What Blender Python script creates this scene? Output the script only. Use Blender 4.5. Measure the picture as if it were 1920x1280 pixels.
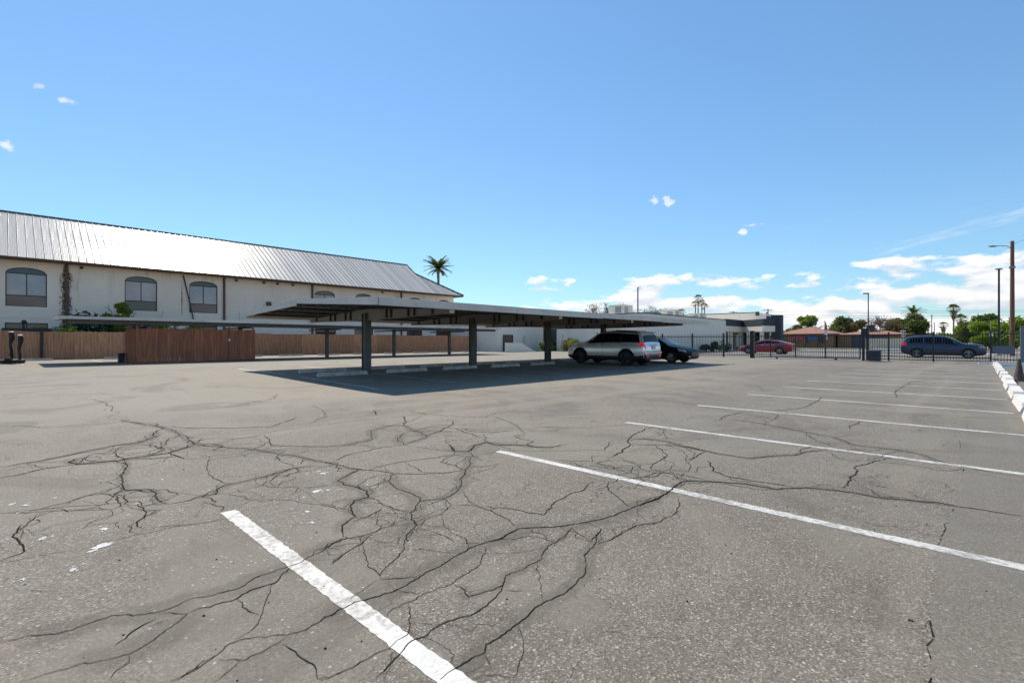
import bpy, bmesh, math, random
from mathutils import Vector, Matrix, Quaternion

for o in list(bpy.data.objects):
    bpy.data.objects.remove(o)
scene = bpy.context.scene
COL = scene.collection
R = math.radians

# ------------------------------------------------------------------ camera, sky, sun, exposure
# X runs along the parking row (away to the right), Y along the stalls (away to the left), Z up; metres.
HEADING = R(43.8)
cam_data = bpy.data.cameras.new('camera')
cam_data.sensor_width = 36.0
cam_data.lens = 17.175
cam_data.clip_start = 0.05
cam_data.clip_end = 6000
cam = bpy.data.objects.new('camera', cam_data)
COL.objects.link(cam)
cam.location = (0, 0, 1.25)
cam.rotation_euler = (R(90), 0, HEADING - R(90))
scene.camera = cam

SUN = Vector((0.5, 1.4, 1.9)).normalized()
sun_data = bpy.data.lights.new('sun', 'SUN')
sun_data.energy = 3.6
sun_data.angle = R(0.53)
sun_data.color = (1.0, 0.915, 0.79)
sun = bpy.data.objects.new('sun', sun_data)
COL.objects.link(sun)
sun.location = (10, 30, 60)
sun.rotation_euler = SUN.to_track_quat('Z', 'Y').to_euler()

scene.view_settings.view_transform = 'Standard'
scene.view_settings.look = 'None'
scene.view_settings.gamma = 1.0
scene.view_settings.exposure = 0.50
scene.view_settings.use_curve_mapping = False
scene.render.engine = 'CYCLES'
scene.cycles.use_denoising = True
scene.cycles.max_bounces = 5
scene.cycles.use_adaptive_sampling = True
scene.cycles.adaptive_threshold = 0.02
scene.cycles.caustics_reflective = False
scene.cycles.caustics_refractive = False
scene.cycles.diffuse_bounces = 3
scene.cycles.glossy_bounces = 3
scene.cycles.transparent_max_bounces = 8


class X:
    """a node socket with arithmetic"""
    def __init__(s, t, sock): s.t, s.s = t, sock
    def _m(s, op, b=None, c=None, clamp=False):
        n = s.t.nodes.new('ShaderNodeMath'); n.operation = op; n.use_clamp = clamp
        s.t.links.new(s.s, n.inputs[0])
        for k, q in ((1, b), (2, c)):
            if q is None: continue
            if isinstance(q, X): s.t.links.new(q.s, n.inputs[k])
            else: n.inputs[k].default_value = q
        return X(s.t, n.outputs[0])
    def __add__(s, b): return s._m('ADD', b)
    def __sub__(s, b): return s._m('SUBTRACT', b)
    def __mul__(s, b): return s._m('MULTIPLY', b)
    def __truediv__(s, b): return s._m('DIVIDE', b)
    def sqrt(s): return s._m('SQRT')
    def abs(s): return s._m('ABSOLUTE')
    def mx(s, b): return s._m('MAXIMUM', b)
    def mn(s, b): return s._m('MINIMUM', b)
    def ss(s, a, b, lo=0.0, hi=1.0):
        n = s.t.nodes.new('ShaderNodeMapRange'); n.interpolation_type = 'SMOOTHSTEP'
        s.t.links.new(s.s, n.inputs[0])
        flip = not isinstance(a, X) and not isinstance(b, X) and a > b
        if flip: a, b, lo, hi = b, a, hi, lo
        for k, q in ((1, a), (2, b), (3, lo), (4, hi)):
            if isinstance(q, X): s.t.links.new(q.s, n.inputs[k])
            else: n.inputs[k].default_value = q
        return X(s.t, n.outputs[0])


def comb(t, x, y, z=0.0):
    n = t.nodes.new('ShaderNodeCombineXYZ')
    for k, q in enumerate((x, y, z)):
        if isinstance(q, X): t.links.new(q.s, n.inputs[k])
        else: n.inputs[k].default_value = q
    return X(t, n.outputs[0])


def noise(t, vec, scale, detail=4, rough=0.55, dist=0.0, dim='3D'):
    n = t.nodes.new('ShaderNodeTexNoise'); n.noise_dimensions = dim
    if vec is not None: t.links.new(vec.s, n.inputs['Vector'])
    n.inputs['Scale'].default_value = scale; n.inputs['Detail'].default_value = detail
    n.inputs['Roughness'].default_value = rough; n.inputs['Distortion'].default_value = dist
    return X(t, n.outputs[0])


def mixc(t, fac, a, b, mode='MIX'):
    n = t.nodes.new('ShaderNodeMix'); n.data_type = 'RGBA'; n.blend_type = mode
    if isinstance(fac, X): t.links.new(fac.s, n.inputs[0])
    else: n.inputs[0].default_value = fac
    for k, q in ((6, a), (7, b)):
        if isinstance(q, X): t.links.new(q.s, n.inputs[k])
        else: n.inputs[k].default_value = (q[0], q[1], q[2], 1)
    return X(t, n.outputs[2])


def make_world():
    w = bpy.data.worlds.new('World'); scene.world = w; w.use_nodes = True
    t = w.node_tree; t.nodes.clear()
    out = t.nodes.new('ShaderNodeOutputWorld'); bg = t.nodes.new('ShaderNodeBackground')
    t.links.new(bg.outputs[0], out.inputs[0])
    sky = t.nodes.new('ShaderNodeTexSky'); sky.sky_type = 'NISHITA'; sky.sun_disc = False
    sky.sun_elevation = math.asin(SUN.z); sky.sun_rotation = math.atan2(SUN.x, SUN.y)
    sky.altitude = 340; sky.air_density = 1.25; sky.dust_density = 0.1; sky.ozone_density = 1.6
    hs = t.nodes.new('ShaderNodeHueSaturation'); hs.inputs['Saturation'].default_value = SKY_SAT
    t.links.new(sky.outputs[0], hs.inputs['Color'])
    sc = t.nodes.new('ShaderNodeVectorMath'); sc.operation = 'SCALE'; sc.inputs['Scale'].default_value = SKY_STRENGTH
    t.links.new(hs.outputs[0], sc.inputs[0])
    gm = t.nodes.new('ShaderNodeGamma'); gm.inputs['Gamma'].default_value = 0.8; t.links.new(sc.outputs[0], gm.inputs['Color'])
    skyc = mixc(t, 1.0, X(t, gm.outputs[0]), tuple(q / SKY_STRENGTH for q in SKY_TINT), 'MULTIPLY')
    tc = t.nodes.new('ShaderNodeTexCoord'); sep = t.nodes.new('ShaderNodeSeparateXYZ')
    t.links.new(tc.outputs['Generated'], sep.inputs[0])
    dx, dy, dz = (X(t, sep.outputs[k]) for k in range(3))
    az = dy._m('ARCTAN2', dx) * 57.29578
    el = dz._m('ARCSINE') * 57.29578
    # fair-weather cumulus low over the horizon
    def cum(shift, det):
        e2 = el + shift
        return noise(t, comb(t, az * 0.17 + 2.6, e2 * 0.46 + 1.3), 1.0, det, 0.56, dim='2D')
    n0 = cum(0.0, 6); n1 = cum(0.8, 3)
    azm = az.ss(36.0, 47.0)
    thr = el.ss(3.0, 7.5) * 0.16 + el.ss(7.0, 10.0) * 0.5 + 0.37 + azm * 0.27 + az.ss(14.0, 30.0) * 0.025
    d = (n0 - thr) / 0.10
    dens = d._m('MULTIPLY', 1.0, clamp=True)
    lit = ((n0 - n1) * 3.2 + 0.62)._m('MULTIPLY', 1.0, clamp=True)
    # thin streaks of high cirrus
    c1 = noise(t, comb(t, az * 0.085 + el * 0.10, el * 0.55 + az * 0.085), 1.0, 5, 0.62, dim='2D')
    cz = el.ss(5.5, 7.5) * el.ss(12.5, 9.0) * az.ss(18.0, 8.0)
    cir = (c1 - 0.52).ss(0.0, 0.25) * cz * 0.45
    # single small puffs
    pn = noise(t, comb(t, az * 0.9, el * 1.1), 1.0, 4, 0.6, dim='2D')
    puff = None
    for a, e, ra, re in ((27.6, 15.4, .75, .5), (26.1, 15.25, .7, .55), (87.9, 20.6, .5, .25), (86.2, 20.0, .8, .32),
                         (89.8, 15.4, .7, .4), (18.8, 11.4, 1.0, .35), (17.3, 12.1, 1.0, .2), (52.0, 5.0, 1.2, .3)):
        q = (((az - a) / ra)._m('POWER', 2.0) + ((el - e) / re)._m('POWER', 2.0)).sqrt()
        b = (q * 1.25 + (pn - 0.5) * 4.2).ss(1.25, 0.1)
        puff = b if puff is None else puff.mx(b)
    dens = dens.mx(puff * 0.75).mx(cir)
    cc = mixc(t, lit, (0.60, 0.66, 0.74), (0.98, 0.98, 0.98))
    bright = t.nodes.new('ShaderNodeVectorMath'); bright.operation = 'SCALE'
    t.links.new(cc.s, bright.inputs[0]); bright.inputs['Scale'].default_value = CLOUD / SKY_STRENGTH
    fin = mixc(t, dens, skyc, X(t, bright.outputs[0]))
    t.links.new(fin.s, bg.inputs[0])
    bg.inputs[1].default_value = SKY_STRENGTH


SKY_STRENGTH = 0.15
SKY_SAT = 1.0
SKY_TINT = (0.375, 0.54, 0.68)
CLOUD = 0.80
make_world()

# ------------------------------------------------------------------ helpers
def rise(y):
    """height of the parking lot's surface: it climbs a little under the carport"""
    return 0.016 * (min(max(y, 11.25), 18.0) - 11.25)


def tag(o, label=None, cat=None, group=None, kind=None):
    if label: o['label'] = label
    if cat: o['category'] = cat
    if group: o['group'] = group
    if kind: o['kind'] = kind
    return o


def thing(name, loc, label, cat, group=None, rz=0.0):
    o = bpy.data.objects.new(name, None)
    o.empty_display_size = 0.3
    COL.objects.link(o)
    o.location = loc
    o.rotation_euler = (0, 0, rz)
    return tag(o, label, cat, group)


def base_of(p):
    while p.parent: p = p.parent
    return Vector(p.location)


class MB:
    def __init__(s): s.v = []; s.f = []; s.mi = []
    def add(s, vs, fs, m=0):
        b = len(s.v); s.v += [tuple(q) for q in vs]
        for f in fs: s.f.append(tuple(b + i for i in f)); s.mi.append(m)
        return s
    def box(s, x0, x1, y0, y1, z0, z1, m=0):
        return s.add([(x0, y0, z0), (x1, y0, z0), (x1, y1, z0), (x0, y1, z0), (x0, y0, z1), (x1, y0, z1), (x1, y1, z1), (x0, y1, z1)],
                     [(0, 3, 2, 1), (4, 5, 6, 7), (0, 1, 5, 4), (1, 2, 6, 5), (2, 3, 7, 6), (3, 0, 4, 7)], m)
    def obox(s, c, ux, hx, hy, z0, z1, m=0):
        """box turned about Z: centre c(x,y), unit direction ux, half sizes"""
        ux = Vector((ux[0], ux[1])).normalized(); uy = Vector((-ux.y, ux.x)); c = Vector((c[0], c[1]))
        q = [c - ux * hx - uy * hy, c + ux * hx - uy * hy, c + ux * hx + uy * hy, c - ux * hx + uy * hy]
        vs = [(p.x, p.y, z0) for p in q] + [(p.x, p.y, z1) for p in q]
        return s.add(vs, [(0, 3, 2, 1), (4, 5, 6, 7), (0, 1, 5, 4), (1, 2, 6, 5), (2, 3, 7, 6), (3, 0, 4, 7)], m)
    def prism(s, poly, axis, a0, a1, m=0):
        """polygon extruded along axis; poly in the two other axes in order"""
        n = len(poly)
        def P(p, a):
            return {'x': (a, p[0], p[1]), 'y': (p[0], a, p[1]), 'z': (p[0], p[1], a)}[axis]
        vs = [P(p, a0) for p in poly] + [P(p, a1) for p in poly]
        fs = [tuple(range(n))[::-1], tuple(range(n, 2 * n))] + [(i, (i + 1) % n, n + (i + 1) % n, n + i) for i in range(n)]
        return s.add(vs, fs, m)
    def tube(s, pts, rad, n=8, m=0, cap=True):
        pts = [Vector(p) for p in pts]
        if not hasattr(rad, '__len__'): rad = [rad] * len(pts)
        rings = []
        up = None
        for i, p in enumerate(pts):
            d = (pts[min(i + 1, len(pts) - 1)] - pts[max(i - 1, 0)]).normalized()
            if up is None:
                up = Vector((0, 0, 1)) if abs(d.z) < .9 else Vector((1, 0, 0))
            a = d.cross(up).normalized(); b = a.cross(d).normalized(); up = b
            rings.append([p + (a * math.cos(2 * math.pi * k / n) + b * math.sin(2 * math.pi * k / n)) * rad[i] for k in range(n)])
        vs = [q for r in rings for q in r]
        fs = []
        for i in range(len(rings) - 1):
            for k in range(n):
                fs.append((i * n + k, i * n + (k + 1) % n, (i + 1) * n + (k + 1) % n, (i + 1) * n + k))
        if cap:
            fs.append(tuple(range(n))[::-1]); fs.append(tuple((len(rings) - 1) * n + k for k in range(n)))
        return s.add(vs, fs, m)
    def lathe(s, prof, c, axis='z', n=20, m=0):
        """prof: (radius, offset along the axis)"""
        vs = []
        for r, a in prof:
            for k in range(n):
                q = 2 * math.pi * k / n; u, w = r * math.cos(q), r * math.sin(q)
                vs.append({'z': (c[0] + u, c[1] + w, c[2] + a), 'y': (c[0] + u, c[1] + a, c[2] + w), 'x': (c[0] + a, c[1] + u, c[2] + w)}[axis])
        fs = []
        for i in range(len(prof) - 1):
            for k in range(n):
                fs.append((i * n + k, i * n + (k + 1) % n, (i + 1) * n + (k + 1) % n, (i + 1) * n + k))
        return s.add(vs, fs, m)
    def mesh(s, name, off=(0, 0, 0), fix=True):
        me = bpy.data.meshes.new(name)
        ox, oy, oz = off
        me.from_pydata([(x - ox, y - oy, z - oz) for x, y, z in s.v], [], s.f)
        if any(s.mi): me.polygons.foreach_set('material_index', s.mi)
        if fix:
            bm = bmesh.new(); bm.from_mesh(me); bmesh.ops.recalc_face_normals(bm, faces=bm.faces); bm.to_mesh(me); bm.free()
        me.update()
        return me
    def build(s, name, mats, parent=None, smooth=None, bevel=0.0, loc=None, fix=True):
        off = base_of(parent) if parent else Vector(loc or (0, 0, 0))
        me = s.mesh(name, off, fix)
        for mm in (mats if isinstance(mats, (list, tuple)) else [mats]): me.materials.append(mm)
        if bevel:
            bm = bmesh.new(); bm.from_mesh(me)
            es = [e for e in bm.edges if len(e.link_faces) == 2 and e.calc_face_angle(0) > 0.5]
            bmesh.ops.bevel(bm, geom=es, offset=bevel, segments=1, affect='EDGES', clamp_overlap=True)
            bm.to_mesh(me); bm.free()
        if smooth is not None:
            me.polygons.foreach_set('use_smooth', [True] * len(me.polygons))
            me.set_sharp_from_angle(angle=R(smooth))
        o = bpy.data.objects.new(name, me)
        COL.objects.link(o)
        if parent: o.parent = parent
        else: o.location = off
        return o


def copy_tree(o, parent=None):
    c = o.copy(); COL.objects.link(c); c.parent = parent
    for ch in [q for q in o.children]: copy_tree(ch, c)
    return c


ORD = ['first', 'second', 'third', 'fourth', 'fifth', 'sixth', 'seventh', 'eighth', 'ninth', 'tenth', 'eleventh', 'twelfth', 'thirteenth', 'fourteenth']


def bearing(px, dist):
    """ground position seen at a column of the 1920 px wide photograph, dist metres deep along the camera's axis"""
    k = (px - 960) / 916.0
    return dist * (k * math.sin(HEADING) + math.cos(HEADING)), dist * (-k * math.cos(HEADING) + math.sin(HEADING))


# ------------------------------------------------------------------ materials
def streak(m, c, amount, sc=(1.6, 1.6, .22)):
    """old rain streaks and grime on a wall"""
    t = m.node_tree; b = t.nodes['Principled BSDF']; tc = t.nodes.new('ShaderNodeTexCoord')
    mp = t.nodes.new('ShaderNodeMapping'); mp.inputs['Scale'].default_value = sc; t.links.new(tc.outputs['Object'], mp.inputs[0])
    n = noise(t, X(t, mp.outputs[0]), 1.0, 6, 0.65); n2 = noise(t, X(t, tc.outputs['Object']), 0.45, 4, 0.6)
    old = X(t, b.inputs['Base Color'].links[0].from_socket)
    t.links.new(mixc(t, n.ss(0.52, 0.74) * n2.ss(0.38, 0.62) * amount, old, c).s, b.inputs['Base Color'])


def mat(name, c1, c2=None, scale=4.0, rough=0.7, metal=0.0, bump=0.0, bscale=None, spec=0.5, rand=0.0, stretch=None, coat=0.0, detail=5, emit=None):
    m = bpy.data.materials.new(name); m.use_nodes = True
    t = m.node_tree; b = t.nodes['Principled BSDF']
    b.inputs['Roughness'].default_value = rough; b.inputs['Metallic'].default_value = metal
    b.inputs['Specular IOR Level'].default_value = spec; b.inputs['Coat Weight'].default_value = coat
    b.inputs['Coat Roughness'].default_value = 0.05
    if c2 is None: c2 = tuple(q * 0.82 for q in c1)
    tc = t.nodes.new('ShaderNodeTexCoord'); vec = X(t, tc.outputs['Object'])
    if stretch:
        mp = t.nodes.new('ShaderNodeMapping'); mp.inputs['Scale'].default_value = stretch
        t.links.new(vec.s, mp.inputs[0]); vec = X(t, mp.outputs[0])
    n = noise(t, vec, scale, detail, 0.6)
    col = mixc(t, n.ss(0.3, 0.7), c1, c2)
    if rand:
        oi = t.nodes.new('ShaderNodeObjectInfo'); rv = X(t, oi.outputs['Random'])
        hs = t.nodes.new('ShaderNodeHueSaturation'); t.links.new(col.s, hs.inputs['Color'])
        t.links.new((rv * (2 * rand) + (1 - rand)).s, hs.inputs['Value']); col = X(t, hs.outputs[0])
    t.links.new(col.s, b.inputs['Base Color'])
    if bump:
        bn = noise(t, vec, bscale or scale * 6, 5, 0.6)
        bp = t.nodes.new('ShaderNodeBump'); bp.inputs['Strength'].default_value = bump; bp.inputs['Distance'].default_value = 0.02
        t.links.new(bn.s, bp.inputs['Height']); t.links.new(bp.outputs[0], b.inputs['Normal'])
    if emit:
        b.inputs['Emission Color'].default_value = (*emit[0], 1); b.inputs['Emission Strength'].default_value = emit[1]
    return m


def asphalt_mat(name, dark, light, aggregate=1.0, wear=0.0, skin=None):
    m = bpy.data.materials.new(name); m.use_nodes = True
    t = m.node_tree; b = t.nodes['Principled BSDF']
    tc = t.nodes.new('ShaderNodeTexCoord'); v = X(t, tc.outputs['Object'])
    big = noise(t, v, 0.16, 3, 0.6, 0.4, dim='2D'); mid = noise(t, v, 0.9, 4, 0.62, 0.8, dim='2D'); fine = noise(t, v, 60, 3, 0.75, dim='2D')
    seal = (noise(t, v, 0.42, 3, 0.55, 1.2, dim='2D') - 0.50).ss(0.0, 0.10)
    col = mixc(t, (big * 0.6 + mid * 0.4).ss(0.32, 0.68), dark, light)
    # smooth sealed skin is greyer, bare aggregate browner
    col = mixc(t, seal * 0.55, col, (light[0] * .93, light[1] * .98, light[2] * 1.0))
    if skin:      # colour grows paler and the aggregate thins out with rising Y
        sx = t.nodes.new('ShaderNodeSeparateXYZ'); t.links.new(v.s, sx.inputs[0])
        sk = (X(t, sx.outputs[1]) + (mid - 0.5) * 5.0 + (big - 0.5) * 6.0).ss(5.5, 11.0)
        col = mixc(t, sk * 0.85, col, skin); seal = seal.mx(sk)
    vo = t.nodes.new('ShaderNodeTexVoronoi'); vo.voronoi_dimensions = '2D'; vo.inputs['Scale'].default_value = 135; t.links.new(v.s, vo.inputs['Vector'])
    sp = t.nodes.new('ShaderNodeSeparateColor'); t.links.new(vo.outputs['Color'], sp.inputs[0])
    rnd = X(t, sp.outputs[0])
    bare = (seal * -0.6 + 1.0) * aggregate
    col = mixc(t, (rnd.ss(0.74, 0.98) * bare * 0.55), col, (0.50, 0.45, 0.38))
    col = mixc(t, (rnd.ss(0.34, 0.0) * bare * 0.62), col, (0.050, 0.043, 0.036))
    vo2 = t.nodes.new('ShaderNodeTexVoronoi'); vo2.voronoi_dimensions = '2D'; vo2.inputs['Scale'].default_value = 26; t.links.new(v.s, vo2.inputs['Vector'])
    sp2 = t.nodes.new('ShaderNodeSeparateColor'); t.links.new(vo2.outputs['Color'], sp2.inputs[0])
    spot = X(t, sp2.outputs[1]).ss(0.93, 0.95) * X(t, vo2.outputs['Distance']).ss(0.20, 0.10) * aggregate
    col = mixc(t, spot * 0.75, col, (0.58, 0.56, 0.53))
    col = mixc(t, (fine - 0.5) * 1.6 + 0.25, col, mixc(t, 1.0, col, (0.62, 0.61, 0.60), 'MULTIPLY'))
    # rubbed wheel tracks and old stains
    st = noise(t, v, 0.33, 4, 0.6, 2.2, dim='2D')
    col = mixc(t, st.ss(0.54, 0.68) * 0.42, col, (dark[0] * .62, dark[1] * .62, dark[2] * .62))
    stretch = t.nodes.new('ShaderNodeMapping'); stretch.inputs['Scale'].default_value = (0.06, 0.9, 1); t.links.new(v.s, stretch.inputs[0])
    tr = noise(t, X(t, stretch.outputs[0]), 1.0, 4, 0.6, dim='2D')
    col = mixc(t, tr.ss(0.50, 0.70) * 0.45, col, (light[0] * 1.12, light[1] * 1.12, light[2] * 1.11))
    # hairline crazing
    wv = t.nodes.new('ShaderNodeTexNoise'); wv.noise_dimensions = '2D'; wv.inputs['Scale'].default_value = 1.6; wv.inputs['Detail'].default_value = 5; t.links.new(v.s, wv.inputs['Vector'])
    vm = t.nodes.new('ShaderNodeVectorMath'); vm.operation = 'MULTIPLY_ADD'; t.links.new(wv.outputs['Color'], vm.inputs[0])
    vm.inputs[1].default_value = (0.9, 0.9, 0); t.links.new(v.s, vm.inputs[2])
    ed = t.nodes.new('ShaderNodeTexVoronoi'); ed.voronoi_dimensions = '2D'; ed.feature = 'DISTANCE_TO_EDGE'; ed.inputs['Scale'].default_value = 1.9
    t.links.new(vm.outputs[0], ed.inputs['Vector'])
    hair = X(t, ed.outputs['Distance']).ss(0.013, 0.003) * (noise(t, v, 0.30, 3, 0.5, dim='2D') - 0.5).ss(-0.08, 0.04) * (noise(t, v, 1.9, 3, 0.5, dim='2D')).ss(0.42, 0.58) * wear
    col = mixc(t, hair * 0.85, col, (0.03, 0.028, 0.026))
    t.links.new(col.s, b.inputs['Base Color'])
    b.inputs['Roughness'].default_value = 0.78; b.inputs['Specular IOR Level'].default_value = 0.42
    hgt = rnd * (bare * 0.5) + fine * 0.6 - hair * 2.0
    bp = t.nodes.new('ShaderNodeBump'); bp.inputs['Strength'].default_value = 0.55; bp.inputs['Distance'].default_value = 0.006
    t.links.new(hgt.s, bp.inputs['Height']); t.links.new(bp.outputs[0], b.inputs['Normal'])
    return m


def seal_mat(name, c):
    """smooth sealed skin beside a crack, thinning out sideways into the bare asphalt"""
    m = mat(name, c, tuple(q * .88 for q in c), 3, 0.82, spec=0.3)
    t = m.node_tree; b = t.nodes['Principled BSDF']; out = t.nodes['Material Output']
    at = t.nodes.new('ShaderNodeAttribute'); at.attribute_name = 'cover'
    tc = t.nodes.new('ShaderNodeTexCoord'); v = X(t, tc.outputs['Object'])
    a = (X(t, at.outputs['Fac']) + (noise(t, v, 5, 4, 0.65, dim='2D') - 0.5) * 1.1).ss(0.3, 1.0) * 0.32
    tr = t.nodes.new('ShaderNodeBsdfTransparent'); mx = t.nodes.new('ShaderNodeMixShader')
    t.links.new(a.s, mx.inputs[0]); t.links.new(tr.outputs[0], mx.inputs[1]); t.links.new(b.outputs[0], mx.inputs[2]); t.links.new(mx.outputs[0], out.inputs[0])
    return m


def paint_mat(name, c, base, worn=0.5):
    """road paint scuffed through to the asphalt"""
    m = mat(name, c, tuple(q * .86 for q in c), 6, 0.6)
    t = m.node_tree; b = t.nodes['Principled BSDF']
    tc = t.nodes.new('ShaderNodeTexCoord'); v = X(t, tc.outputs['Object'])
    w = noise(t, v, 26, 6, 0.7) * 0.7 + noise(t, v, 2.2, 4, 0.6) * 0.45
    old = X(t, b.inputs['Base Color'].links[0].from_socket)
    t.links.new(mixc(t, w.ss(0.66 - 0.10 * worn, 0.72) * 0.9, old, base).s, b.inputs['Base Color'])
    return m


def leaf_mat(name, c1, c2, trans=0.35):
    m = bpy.data.materials.new(name); m.use_nodes = True
    t = m.node_tree; b = t.nodes['Principled BSDF']; out = t.nodes['Material Output']
    tc = t.nodes.new('ShaderNodeTexCoord'); v = X(t, tc.outputs['Object'])
    col = mixc(t, noise(t, v, 2.3, 4, 0.65).ss(0.32, 0.68), c1, c2)
    t.links.new(col.s, b.inputs['Base Color']); b.inputs['Roughness'].default_value = 0.6; b.inputs['Specular IOR Level'].default_value = 0.3
    tr = t.nodes.new('ShaderNodeBsdfTranslucent'); t.links.new(mixc(t, 1.0, col, (1.3, 1.25, 0.6), 'MULTIPLY').s, tr.inputs[0])
    mx = t.nodes.new('ShaderNodeMixShader'); mx.inputs[0].default_value = trans
    t.links.new(b.outputs[0], mx.inputs[1]); t.links.new(tr.outputs[0], mx.inputs[2]); t.links.new(mx.outputs[0], out.inputs[0])
    return m


def glass_mat(name, c, rough=0.04, spec=0.8, c2=None):
    m = mat(name, c, c2 or tuple(q * .75 for q in c), 0.6, rough, spec=spec)
    return m


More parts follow.
